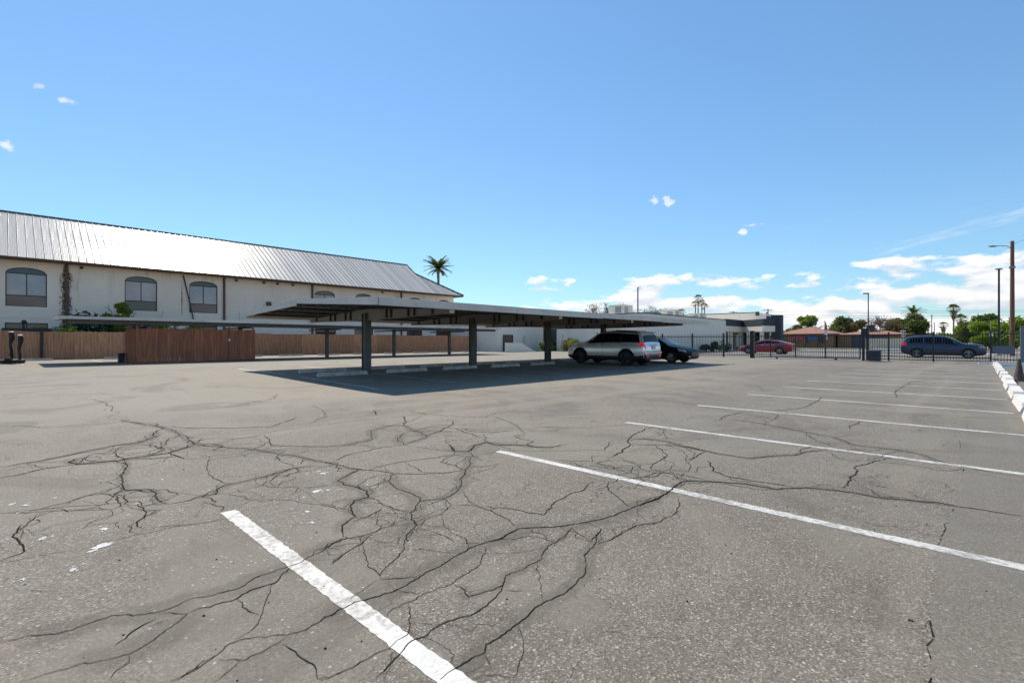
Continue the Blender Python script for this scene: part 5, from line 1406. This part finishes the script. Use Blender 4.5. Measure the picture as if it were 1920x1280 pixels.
# small cars far down the street
far = Car([(-2.3, .6), (-2.26, .95), (-1.7, 1.05), (-.9, 1.42), (.2, 1.42), (1.1, 1.0), (2.0, .85), (2.3, .55)], [(-2.3, .95), (1.2, .92), (2.3, .72)], [(-2.3, .75), (-1.9, .9), (1.8, .9), (2.3, .65)], [(-2.3, .3), (0, .2), (2.3, .3)], .4)
for px, d, m, rz, lab in ((1862, 118, 'carwhite', 1.2, 'far white car on the right beside the dark lamp post'), (1882, 128, 'carwhite', 1.3, 'far white car just left of the brown utility pole'), (1894, 150, 'carblack', 1.3, 'far dark car partly behind the brown utility pole')):
    x, y = bearing(px, d)
    build_car('far_car', lab, far, (x, y, .004), rz, M[m], (-1.35, 1.35), .32, 5, M['grey'], [(-1.3, -.05, -.9, -.05, 6.9), (.02, 1.0, .02, .4, 6.9)], (.3, 1.0), (-1.6, -1.0), lambda t, c: None, group='cars far down the street', clad=False)

# ------------------------------------------------------------------ vegetation
def leaves(b, rng, c, rx, ry, rz, n, s, m=0, hollow=.55):
    """leaf-sized faces through one clump, thicker towards its outside"""
    for _ in range(n):
        while True:
            v = Vector((rng.uniform(-1, 1), rng.uniform(-1, 1), rng.uniform(-1, 1)))
            if .02 < v.length < 1: break
        v = v.normalized() * (hollow + (1 - hollow) * rng.random()) * rng.uniform(.75, 1.1)
        p = Vector((c[0] + v.x * rx, c[1] + v.y * ry, c[2] + v.z * rz))
        d = Vector((rng.gauss(0, 1), rng.gauss(0, 1), rng.gauss(0, .7))).normalized(); e = d.cross(Vector((rng.gauss(0, 1), rng.gauss(0, 1), rng.gauss(0, 1)))).normalized()
        L = s * rng.uniform(.6, 1.4); w = L * rng.uniform(.35, .6)
        b.add([p - d * L, p - e * w, p + d * L, p + e * w], [(0, 1, 2, 3)], m)


def branches(b, rng, p, d, L, r, depth, tips, spread=.75):
    n = 3; pts = [Vector(p)]; rad = [r]
    for i in range(n):
        d = (d + Vector((rng.gauss(0, .13), rng.gauss(0, .13), rng.gauss(0, .08)))).normalized()
        pts.append(pts[-1] + d * L / n); rad.append(r * (1 - .38 * (i + 1) / n))
    b.tube(pts, rad, 6 if depth > 1 else 4, cap=False)
    if depth == 0:
        tips.append(pts[-1]); return
    for k in range(rng.choice((2, 3, 3))):
        a = rng.uniform(0, 6.28); nd = (d + Vector((math.cos(a), math.sin(a), rng.uniform(-.1, .5))) * spread).normalized()
        branches(b, rng, pts[rng.choice((2, 3, 3))], nd, L * rng.uniform(.6, .82), rad[-1] * .8, depth - 1, tips, spread)
    tips.append(pts[-1])


def tree(px, d, h, r, leaf, label, seed, n=2600, s=.16, trunk=.3, cat='tree', group=None, flat=.8, name='tree', leaf2=None, squat=.35, z0=0.0, pos=None, blobs=16):
    rng = random.Random(seed); x, y = pos or bearing(px, d)
    t = thing(name, (x, y, z0), label, cat, group)
    b = MB(); tips = []
    th = h * trunk
    b.tube([(x, y, z0), (x + rng.gauss(0, .05), y, z0 + th * .5), (x + rng.gauss(0, .1), y + rng.gauss(0, .1), z0 + th)], [h * .035, h * .028, h * .024], 8, cap=False)
    for k in range(4):
        a = k * 1.57 + rng.uniform(-.5, .5)
        branches(b, rng, (x, y, z0 + th * .95), Vector((math.cos(a) * .7, math.sin(a) * .7, .8)).normalized(), h * .27, h * .017, 2, tips)
    b.build('trunk', M['bark'], t, smooth=60)
    b = MB(); top = z0 + h; low = z0 + h * squat; mid = (top + low) / 2; hz = (top - low) / 2
    for k in range(blobs):
        a = rng.uniform(0, 6.28); q = math.sqrt(rng.random()) * .72; zz = rng.uniform(-.72, .74); k2 = math.sqrt(max(.1, 1 - zz * zz * .75))
        c = (x + math.cos(a) * q * r * k2, y + math.sin(a) * q * r * k2, mid + zz * hz)
        rr = r * rng.uniform(.28, .48)
        leaves(b, rng, c, rr, rr, rr * flat, int(n * 1.5) // blobs, s * 1.25, 1 if (leaf2 and rng.random() < .35) else 0)
    b.build('crown', [M[leaf], M[leaf2 or leaf]], t, fix=False)
    return t


def bush(px, d, h, r, leaf, label, seed, n=1400, s=.10, pos=None, z0=0.0, leaf2=None, cat='shrub', ry=None, group=None):
    rng = random.Random(seed); x, y = pos or bearing(px, d); ry = ry or r
    t = thing('shrub', (x, y, z0), label, cat, group)
    b = MB()
    for k in range(7):
        a = rng.uniform(0, 6.28); u = rng.uniform(.2, .7)
        b.tube([(x, y, z0), (x + math.cos(a) * r * u * .5, y + math.sin(a) * ry * u * .5, z0 + h * .4), (x + math.cos(a) * r * u, y + math.sin(a) * ry * u, z0 + h * .75)], [.03, .02, .01], 5, cap=False)
    b.build('stem', M['bark'], t)
    b = MB()
    for k in range(14):
        a = rng.uniform(0, 6.28); q = math.sqrt(rng.random()) * .7
        leaves(b, rng, (x + math.cos(a) * q * r, y + math.sin(a) * q * ry, z0 + h * rng.uniform(.25, .78)), r * .36, ry * .36, h * .26, n // 14, s, 1 if (leaf2 and rng.random() < .4) else 0)
    b.build('foliage', [M[leaf], M[leaf2 or leaf]], t, fix=False)
    return t


def palm(pos, h, r, label, seed, fronds=26, group=None, fan=False, skirt=False, lean=(0, 0), z0=0.0, split=False, tr=.16):
    rng = random.Random(seed); x, y = pos
    t = thing('palm_tree', (x, y, z0), label, 'palm tree', group)
    top = Vector((x + lean[0], y + lean[1], z0 + h)); b = MB(); n = 10
    b.tube([(x + lean[0] * (i / n) ** 2, y + lean[1] * (i / n) ** 2, z0 + h * i / n) for i in range(n + 1)], [tr * (1.35 if i == 0 else 1.1 - .3 * i / n + (.06 if i % 2 else 0)) for i in range(n + 1)], 8)
    b.build('trunk', M['bark'], t, smooth=60)
    cr = MB()
    for k in range(fronds):
        b = MB() if split else cr
        a = k * 2.399 + rng.uniform(-.2, .2); u = (k + .5) / fronds
        el = 1.4 - 1.75 * u + rng.uniform(-.12, .12)          # young fronds upright, old ones hanging
        L = r * rng.uniform(.85, 1.1) * (1.0 if el > -.1 else .85)
        hd = Vector((math.cos(a), math.sin(a), 0)); p = Vector(top); pts = [p.copy()]; m = 7; e = el
        for i in range(m):
            p = p + (hd * math.cos(e) + Vector((0, 0, 1)) * math.sin(e)) * L / m; pts.append(p.copy()); e -= (.11 if not fan else .05) * (1.2 - .3 * u)
        b.tube(pts[:5] if fan else pts, [.03 * r * .35] * (5 if fan else m + 1), 4, cap=False)
        sd = hd.cross(Vector((0, 0, 1)))
        if fan:
            c = pts[4]; ax = (pts[5] - pts[3]).normalized(); q2 = sd
            for j in range(13):
                an = (j - 6) / 6 * 1.5; dd = (ax * math.cos(an) + q2 * math.sin(an)).normalized(); e2 = dd.cross(ax.cross(q2)).normalized()
                l2 = L * .52 * rng.uniform(.8, 1.1); tip = c + dd * l2 - Vector((0, 0, l2 * .28))
                b.add([c, c + dd * l2 * .55 + e2 * l2 * .07, tip, c + dd * l2 * .55 - e2 * l2 * .07], [(0, 1, 2, 3)])
        else:
            for i in range(1, m * 3 + 1):
                f = i / (m * 3); k0 = min(int(f * m), m - 1); c = pts[k0].lerp(pts[k0 + 1], f * m - k0); ax = (pts[k0 + 1] - pts[k0]).normalized()
                l2 = L * .27 * math.sin(min(1, f * 1.15 + .18) * 2.75) + .04
                for s_ in (1, -1):
                    dd = (sd * s_ * .8 + ax * .7 + Vector((0, 0, .12 - .25 * f))).normalized(); w = ax * L * .034
                    b.add([c - w, c + w, c + dd * l2 + Vector((0, 0, -.12 * l2))], [(0, 1, 2)])
        if split: b.build('frond', M['palm'], t, fix=False)
    if not split: cr.build('crown', M['palm'], t, fix=False)
    if skirt:
        b = MB()
        for k in range(260):
            a = rng.uniform(0, 6.28); z = rng.uniform(.0, 1.0); rr = r * (.62 - .42 * z)
            p = top - Vector((0, 0, r * .15 + z * r * 1.25)) + Vector((math.cos(a), math.sin(a), 0)) * rr * rng.uniform(.4, 1); l = r * .28
            q = Vector((-math.sin(a), math.cos(a), 0)) * l * .2
            b.add([p - q, p + q, p + Vector((math.cos(a) * -.1, math.sin(a) * -.1, -1)) * l], [(0, 1, 2)])
        b.build('dead_skirt', M['tan'], t, fix=False)['kind'] = 'stuff'
    return t


def bare_tree(px, d, h, label, seed, group=None, r=.05):
    rng = random.Random(seed); x, y = bearing(px, d); t = thing('bare_tree', (x, y, 0), label, 'tree', group); b = MB(); tips = []
    b.tube([(x, y, 0), (x, y, h * .35)], [h * .03, h * .024], 7, cap=False)
    b.build('trunk', M['twig'], t, smooth=60); b = MB()
    for k in range(6):
        a = k * 1.05 + rng.uniform(-.4, .4)
        branches(b, rng, (x, y, h * rng.uniform(.26, .34)), Vector((math.cos(a) * .7, math.sin(a) * .7, 1)).normalized(), h * .26, h * .014, 3, tips, .8)
    for p in tips:
        for _ in range(3):
            dd = Vector((rng.gauss(0, 1), rng.gauss(0, 1), rng.gauss(.4, .8))).normalized()
            b.tube([p, p + dd * h * .07], [h * .004, h * .002], 3, cap=False)
    b.build('branches', M['twig'], t)
    return t


# beside the stucco building
tree(217, 0, 4.55, .95, 'bright', 'slim bright green young tree between the fence and the stucco wall', 11, 3600, .07, .35, pos=(5.8, 45.4), z0=g0, squat=.3, name='young_tree')
bush(0, 0, 3.3, 1.15, 'dark', 'dark blue green shrub behind the end of the far carport', 12, 1100, .14, pos=(4.3, 45.4), z0=g0)
bush(0, 0, 2.35, 1.15, 'bright', 'bright green hedge plant showing over the fence at left', 13, 2200, .09, pos=(3.2, 43.9), z0=g0)
bush(0, 0, 2.75, .8, 'bright', 'bright green leafy plant showing over the timber enclosure, left of two', 14, 1500, .09, pos=(8.6, 44.3), z0=g0)
bush(0, 0, 2.75, .9, 'bright', 'bright green leafy plant showing over the timber enclosure, right of two', 15, 1500, .09, pos=(10.3, 44.3), z0=g0)
x_, y_ = bearing(897, 61)
bush(0, 0, 2.9, .95, 'mid', 'pink flowering shrub behind the right end of the wooden fence', 16, 1800, .09, pos=(39.0, 43.6), z0=g0, leaf2='pink')
tree(0, 0, 3.6, 1.0, 'tan', 'small reddish dry tree at the corner by the wooden fence', 17, 900, .10, .45, pos=(40.8, 44.0), z0=g0, name='small_tree')
bush(0, 0, 1.15, 1.7, 'hedge', 'yellow green clipped hedge against the white wall, left clump', 18, 3600, .07, pos=(44.2, 36.8), z0=gz, leaf2='bright', ry=.8)
bush(0, 0, 1.55, 1.4, 'hedge', 'taller golden green hedge clump against the white wall', 19, 3000, .07, pos=(44.3, 33.6), z0=gz, leaf2='tan', ry=1.2)
b = MB(); xx, yy = 42.6, 33.3
b.tube([(xx, yy, gz), (xx + .02, yy - .18, gz + 1.75)], .04, 8); b.tube([(xx + .02, yy - .18, gz + 1.75), (xx + .02, yy - .19, gz + 1.9)], .05, 8)
tag(b.build('leaning_post', M['grey'], loc=(xx, yy, gz)), 'thin grey post leaning in front of the golden hedge', 'post')
b = MB(); b.tube([(40.9, 27.5, gz), (40.9, 27.5, gz + 2.1)], .045, 8)
tag(b.build('slim_post', M['iron'], loc=(40.9, 27.5, gz)), 'slim black post above the bonnet of the silver car', 'post')
palm((55.5, 72.0), 14.6, 3.0, 'tall feathery palm rising behind the stucco building', 21, 40, split=True, tr=.26)
# shrubs at the foot of the shop wall
for k, (px, d, h, r, lf, lab) in enumerate(((1325, 60, .95, .9, 'dark', 'low dark shrub at the foot of the white shop wall'), (1339, 58, 1.4, .55, 'dark', 'small round dark tree shaped shrub by the shop wall'),
                                          (1358, 57, 1.5, 1.0, 'dark', 'wide dark shrub left of the shop entrance'), (1312, 62, 1.1, .4, 'dark', 'little spiky dark plant at the left of the shrub bed'))):
    bush(px, d, h, r, lf, lab, 30 + k, 1300, .08)
# trees beyond the street
bgt = 'trees beyond the street'
tree(1513, 112, 7.2, 3.1, 'bright', 'round bright green tree behind the brown brick house', 41, 4200, .20, .35, group=bgt, leaf2='mid', squat=.28)
tree(1590, 130, 7.9, 4.3, 'olive', 'spreading olive brown tree behind the red roofed house', 42, 4200, .22, .35, group=bgt, leaf2='tan', squat=.35)
tree(1478, 150, 5.2, 2.0, 'tan', 'small brownish tree at the left end of the brick house', 43, 1500, .2, .35, group=bgt)
tree(1562, 125, 4.9, 3.0, 'olive', 'low grey green tree between the house and its flag', 44, 2200, .2, .3, group=bgt)
tree(1705, 98, 6.7, 4.0, 'olive', 'broad drooping olive tree left of the blue car roof', 45, 7000, .2, .3, group=bgt, squat=.12, leaf2='mid')
tree(1668, 96, 5.4, 3.2, 'tan', 'brown thinning tree left of the broad olive tree', 46, 4200, .15, .3, group=bgt, leaf2='olive', squat=.12)
bare_tree(1652, 93, 6.6, 'bare twiggy tree right of the lamp post', 47)
bare_tree(1633, 90, 4.4, 'low bare twiggy bush tree behind the gate posts', 48)
bare_tree(1128, 120, 11.4, 'bare tree behind the shop roof, left of the largest rooftop unit', 49)
bare_tree(1150, 130, 12.2, 'bare tree just above the largest rooftop unit', 50)
bare_tree(1222, 130, 10.8, 'bare tree above the shop roof left of the middle rooftop unit', 51)
bare_tree(1247, 135, 11.2, 'bare reddish tree above the middle rooftop unit', 52)
tree(1834, 92, 6.7, 3.4, 'mid', 'tall soft green tree above the bonnet of the blue car', 53, 5200, .19, .3, group=bgt, leaf2='bright', squat=.15)
tree(1857, 84, 4.7, 3.3, 'bright', 'bright yellow green tree beside the dark lamp post', 54, 4600, .16, .25, group=bgt, squat=.03)
tree(1815, 105, 4.3, 3.2, 'mid', 'low green tree left of the bright yellow green tree', 55, 3600, .18, .25, group=bgt, squat=.03)
tree(1780, 125, 3.6, 4.0, 'bright', 'low wide green tree below the tall skirted palm', 58, 3000, .2, .2, group=bgt, squat=.03)
tree(1740, 135, 3.2, 4.0, 'olive', 'low wide grey green tree behind the roof of the blue car', 59, 2600, .2, .2, group=bgt, squat=.03)
tree(1906, 88, 5.5, 3.0, 'bright', 'bright green tree behind the brown utility pole', 56, 4200, .17, .25, group=bgt, squat=.03)
tree(1960, 95, 5.6, 2.6, 'mid', 'green tree past the right edge of the fence', 57, 1800, .2, .25, group=bgt, squat=.15)
palm(bearing(1788, 140), 10.4, 1.9, 'tall fan palm with a brown skirt over the blue car', 61, 26, fan=True, skirt=True, tr=.2)
palm(bearing(1802, 120), 6.6, 1.7, 'shorter fan palm right of the tall skirted palm', 62, 22, fan=True, skirt=True, tr=.2)
palm(bearing(1713, 118), 8.0, 2.5, 'bushy palm crown rising over the broad olive tree', 63, 26, tr=.25)
palm(bearing(1769, 190), 7.3, 2.0, 'small far palm left of the tall skirted palm', 64, 18, fan=True, tr=.2, skirt=True)
for k, (px, d, h) in enumerate(((1304, 250, 20.0), (1309, 240, 22.3), (1316, 250, 20.4), (1321, 262, 19.6))):
    palm(bearing(px, d), h, 2.7, '%s of four far slender palms above the shop roof, from the left' % ORD[k], 70 + k, 18, 'four palms over the shop', fan=True, tr=.3)
palm(bearing(1277, 150), 10.0, 1.6, 'single fan palm above the shop roof right of the middle rooftop unit', 78, 18, fan=True, skirt=True, tr=.25)

# far trees that read as one mass along the horizon
b = MB(); fr2 = random.Random(77)
for k in range(150):
    px = fr2.uniform(1440, 2150); d = fr2.uniform(230, 330); x, y = bearing(px, d)
    h = fr2.uniform(3.0, 5.5); r = fr2.uniform(3, 6)
    leaves(b, fr2, (x, y, h * .5), r, r, h * .55, 120, .5, fr2.choice((0, 0, 1)))
for k in range(120):
    px = fr2.uniform(-500, 1440); d = fr2.uniform(330, 430); x, y = bearing(px, d)
    leaves(b, fr2, (x, y, 2.5), 6, 6, 3, 90, .6, fr2.choice((0, 0, 1)))
tag(b.build('far_treeline', [M['mid'], M['olive']], loc=(0, 0, -.1), fix=False), 'far band of low green trees along the horizon', 'trees', kind='stuff')

# ------------------------------------------------------------------ houses beyond the street
def hip_house(x0, x1, y0, y1, eave, ridge, wallm, roofm, label, over=.5, z0=0.0):
    t = thing('house', ((x0 + x1) / 2, (y0 + y1) / 2, z0), label, 'house')
    b = MB(); b.box(x0, x1, y0, y1, z0, eave); b.build('wall', wallm, t)
    xa, xc, ya, yc = x0 - over, x1 + over, y0 - over, y1 + over; m = min(xc - xa, yc - ya) / 2
    if yc - ya > xc - xa: r0, r1 = ((xa + xc) / 2, ya + m), ((xa + xc) / 2, yc - m)
    else: r0, r1 = (xa + m, (ya + yc) / 2), (xc - m, (ya + yc) / 2)
    b = MB(); e = eave - .05
    vs = [(xa, ya, e), (xc, ya, e), (xc, yc, e), (xa, yc, e), (*r0, ridge), (*r1, ridge)]
    if yc - ya > xc - xa: fs_ = [(0, 1, 4), (1, 2, 5, 4), (2, 3, 5), (3, 0, 4, 5)]
    else: fs_ = [(0, 1, 5, 4), (1, 2, 5), (2, 3, 4, 5), (3, 0, 4)]
    b.add(vs, fs_ + [(0, 3, 2, 1)])
    rf = b.build('roof', roofm, t)
    b = MB(); b.box(xa - .03, xa, ya, yc, e - .18, e + .02); b.box(xa, xc, ya - .03, ya, e - .18, e + .02); b.build('eave_board', M['trim'], rf)
    return t, rf
h1, rf1 = hip_house(106.0, 116.0, 19.5, 29.0, 2.75, 4.15, M['brick'], M['tile'], 'low brown brick house with red tiled roof beyond the street')
h2, rf2 = hip_house(107.5, 116.0, 9.0, 19.2, 2.55, 3.35, M['brick'], M['tile'], 'garage wing with slate door and red tiles, right of the brick house')
b = MB(); b.box(107.42, 107.49, 11.5, 17.0, .05, 2.25); gd = b.build('garage_door', M['door_blue'], h2)
for k in range(4):
    b = MB(); b.box(107.40, 107.419, 11.6, 16.9, .12 + k * .53, .56 + k * .53); b.build('door_panel', M['door_blue'], gd)
for y in (21.5, 23.6, 25.7, 27.6):
    b = MB(); b.box(105.93, 105.99, y - .5, y + .5, .9, 2.1); w_ = b.build('window', M['paned'], h1)
b = MB(); b.box(110, 111.2, 14.0, 15.2, 3.2, 4.3); b.build('chimney', M['charcoal'], rf2)
b = MB(); b.box(105.2, 105.28, 24.0, 26.2, 1.9, 2.15); b.box(105.2, 105.28, 24.0, 26.2, 1.55, 1.8)
sg = thing('yard_sign', (105.2, 25, 0.05), 'small red and blue sign board in front of the brick house', 'sign')
b.build('red_strip', M['signred'], sg)
b = MB(); b.box(105.19, 105.285, 21.9, 23.6, 1.5, 2.25); b.build('blue_panel', M['signblue'], sg)
b = MB(); b.box(105.29, 105.35, 23.9, 24.0, .05, 2.2); b.box(105.29, 105.35, 26.2, 26.3, .05, 2.2); b.box(105.29, 105.35, 21.9, 22.0, .05, 2.2)
for nm_, ys_ in (('post', (23.9, 26.2, 21.9)),):
    for y in ys_:
        c = MB(); c.box(105.29, 105.35, y, y + .1, .05, 2.2); c.build(nm_, M['iron'], sg)
b = MB(); b.box(98.0, 98.2, 7.6, 13.6, 0, 1.75)
tag(b.build('yard_wall', M['beige'], loc=(98, 10, 0)), 'pinkish block wall beyond the street left of the blue car', 'wall')
# feather flag
fx, fy = bearing(1546, 71)
fl = thing('feather_flag', (fx, fy, .1), 'tall red white and yellow feather flag on the verge', 'flag')
b = MB(); b.tube([(fx, fy, .1), (fx, fy, 4.3)], [.025, .012], 6); b.build('mast', M['grey'], fl)
d_ = Vector((math.sin(HEADING), -math.cos(HEADING), 0))
for z0_, z1_, w0, w1, mm in ((.55, 1.5, .42, .42, 'flagr'), (1.5, 2.9, .42, .40, 'flagw'), (2.9, 3.6, .40, .34, 'flagr'), (3.6, 4.25, .34, .06, 'flagy')):
    b = MB(); P0 = Vector((fx, fy, 0)) + d_ * .02
    vs = []
    for dd in (0, .006):
        o = Vector((-d_.y, d_.x, 0)) * dd
        vs += [P0 + o + Vector((0, 0, z0_)), P0 + o + d_ * w0 + Vector((0, 0, z0_)), P0 + o + d_ * w1 + Vector((0, 0, z1_)), P0 + o + Vector((0, 0, z1_))]
    b.add(vs, [(0, 1, 2, 3), (7, 6, 5, 4), (0, 4, 5, 1), (1, 5, 6, 2), (2, 6, 7, 3), (3, 7, 4, 0)]); b.build('banner', M[mm], fl)
# bins by the house
bx_, by_ = bearing(1615, 92)
b = MB(); b.box(bx_ - .4, bx_ + .4, by_ - 1.3, by_ + 1.3, 0, 1.5); tag(b.build('timber_gate', M['ochre'], loc=(bx_, by_, 0)), 'small ochre timber gate beside the garage wing', 'gate')

# ------------------------------------------------------------------ poles, lamps, wires, signs
up = bearing(1898, 42.4)
u = thing('utility_pole', (*up, 0), 'brown wooden utility pole with a lamp arm at the right edge', 'utility pole')
b = MB(); b.tube([(*up, 0), (*up, 5), (*up, 9.95)], [.17, .15, .125], 12); b.build('pole', M['pole'], u, smooth=50)
side = Vector((-math.sin(HEADING), math.cos(HEADING), 0)); P = Vector((*up, 9.3))
b = MB(); b.tube([P, P + side * .5 + Vector((0, 0, .22)), P + side * 1.2 + Vector((0, 0, .25)), P + side * 1.5 + Vector((0, 0, .22))], .03, 8); b.build('lamp_arm', M['grey'], u, smooth=50)
b = MB(); q = P + side * 1.75 + Vector((0, 0, .2)); b.tube([q - side * .4, q - side * .2, q + side * .05, q + side * .32], [.05, .12, .13, .05], 10); b.v = [(x, y, q.z + (z - q.z) * .6) for x, y, z in b.v]; b.build('lamp_head', M['grey'], u, smooth=50)
b = MB(); b.box(up[0] - .2, up[0] + .2, up[1] - .2, up[1] + .2, 7.6, 7.75); b.build('bracket', M['grey'], u)
def lamp(px, d, h, label, arm, w=.06, name='lamp_post', m='iron'):
    x, y = bearing(px, d); t = thing(name, (x, y, 0), label, 'lamp post')
    b = MB(); b.tube([(x, y, .1), (x, y, h)], [w * 1.2, w], 10); b.build('pole', M[m], t, smooth=50)
    b = MB(); b.box(x - .2, x + .2, y - .2, y + .2, 0, .1); b.build('base', M['concrete'], t)
    q = Vector((x, y, h)) + side * arm * .22
    b = MB(); b.obox((q.x, q.y), side, .24, .12, h - .04, h + .06); b.build('lamp_head', M[m], t, bevel=.02)
    return t
lamp(1628, 47, 5.85, 'dark lamp post rising behind the gate motor', 1, .045)
lamp(1196, 95, 11.7, 'tall blue grey lamp post behind the shop roof', -1, .13, m='bluegrey')
lp = lamp(1873, 44, 7.75, 'slim black lamp post left of the brown utility pole', 0, .07)
for px, d, h, rz, lab in ((1375, 140, 9.9, 0, 'left crossarm pole behind the shop roof'), (1440, 120, 9.2, .1, 'right crossarm pole with transformer behind the shop pylon'), (1747, 170, 10.5, 0, 'far thin utility pole right of the olive tree'), (1752, 200, 9.0, 0, 'second far thin utility pole right of the olive tree')):
    x, y = bearing(px, d); t = thing('utility_pole', (x, y, 0), lab, 'utility pole', 'far utility poles')
    b = MB(); b.tube([(x, y, 0), (x, y, h)], [.16, .12], 8); b.build('pole', M['bark'], t, smooth=50)
    b = MB(); b.obox((x, y), side, 1.2 if px < 1700 else .4, .06, h - .35, h - .22); b.build('crossarm', M['bark'], t)
    if px == 1440:
        c = Vector((x, y, 0)) + side * .35; b = MB(); b.tube([(c.x, c.y, h - 1.5), (c.x, c.y, h - .8)], .2, 10); b.build('transformer', M['grey'], t)
x, y = bearing(1693, 66); st_ = thing('street_sign', (x, y, .08), 'white sign on a thin pole behind the roof of the blue car', 'sign')
b = MB(); b.tube([(x, y, .08), (x, y, 2.9)], .03, 6); b.build('pole', M['grey'], st_)
b = MB(); b.obox((x, y), side, .35, .012, 2.55, 2.72); b.build('name_plate', M['signwhite'], st_)
b = MB(); b.obox((x - .05, y - .05), side, .28, .012, 1.9, 2.3); b.build('panel', M['signwhite'], st_)
x, y = bearing(1858, 62); st_ = thing('street_sign', (x, y, .08), 'small white sign left of the slim black lamp post', 'sign')
b = MB(); b.tube([(x, y, .08), (x, y, 3.9)], .03, 6); b.build('pole', M['grey'], st_)
b = MB(); b.obox((x - .04, y - .04), side, .24, .012, 1.9, 2.35); b.build('panel', M['signwhite'], st_)
b = MB()
x0, y0 = bearing(1440, 120)
for k, (z, dz) in enumerate(((8.9, 0), (8.5, 0), (7.8, 0), (7.3, 0))):
    p0 = Vector((x0, y0, z)); p1 = Vector((*bearing(2300, 95), z - .6))
    b.tube([p0.lerp(p1, i / 12) - Vector((0, 0, 1.2 * (i / 12) * (1 - i / 12) * 4 * .5)) for i in range(13)], .022, 4, cap=False)
tag(b.build('power_lines', M['wire'], loc=(x0, y0, 0)), 'overhead power lines crossing the sky on the right', 'power lines', kind='stuff')
b = MB(); b.tube([P + Vector((0, 0, .4)), P + Vector((4, -6, 3)), P + Vector((12, -16, 9))], .012, 4, cap=False)
tag(b.build('service_wire', M['wire'], loc=tuple(P)), 'thin wire rising from the top of the brown utility pole', 'wire')
# kerbs and small things outside the gate
kx = MB(); kx.box(44.42, 44.62, 6.5, 24.9, -.05, .13)
tag(kx.build('near_kerb', M['concrete'], bevel=.02), kind='structure')
x, y = bearing(1662, 62); b = MB(); b.obox((x, y), (0, 1), 1.3, .3, .0, .32)
tag(b.build('concrete_block', M['stop'], loc=(x, y, 0), bevel=.03), 'long pale concrete block on the street left of the blue car', 'block')

# the pair of dark upright rollers on a low base at the left edge
rp = thing('trailer_rig', (.45, 36.4, g0), 'two black padded uprights on a low black base at the left edge', 'trailer')
for x, y, h, lab in ((.32, 36.9, 1.62, 0), (.62, 35.9, 1.45, 1)):
    b = MB(); rr = random.Random(3 + lab); n = 9
    b.tube([(x + rr.uniform(-.02, .02) + .02 * math.sin(i), y, g0 + .12 + (h - .12) * i / n) for i in range(n + 1)], [.065 + rr.uniform(-.015, .02) + (.04 if i > 6 else 0) for i in range(n + 1)], 10)
    o = b.build('upright', M['black'], rp, smooth=60)
    b = MB(); b.lathe([(0, .06), (.07, .05), (.11, 0), (.10, -.03), (0, -.03)], (x, y, g0 + h), 'z', 12); b.build('cap', M['splash'], o, smooth=50)  # white colour paints in the sunlit tops of the dark uprights
b = MB(); b.box(-.2, .82, 35.6, 37.2, g0 + .05, g0 + .2); b.tube([(-.2, 36.4, g0 + .15), (-2.6, 36.4, g0 + .3)], .06, 6); b.build('base', M['black'], rp, bevel=.02)
for y in (35.5, 37.3):
    b = MB(); b.lathe([(0, -.06), (.14, -.06), (.16, -.03), (.16, .03), (.14, .06), (0, .06)], (.2, y, g0 + .16), 'y', 16); b.build('wheel', M['rubber'], rp, smooth=40)
b = MB(); b.box(-3.4, -.22, 35.4, 37.4, g0 + .45, g0 + 1.7); b.build('body', M['carwhite'], rp, bevel=.08)
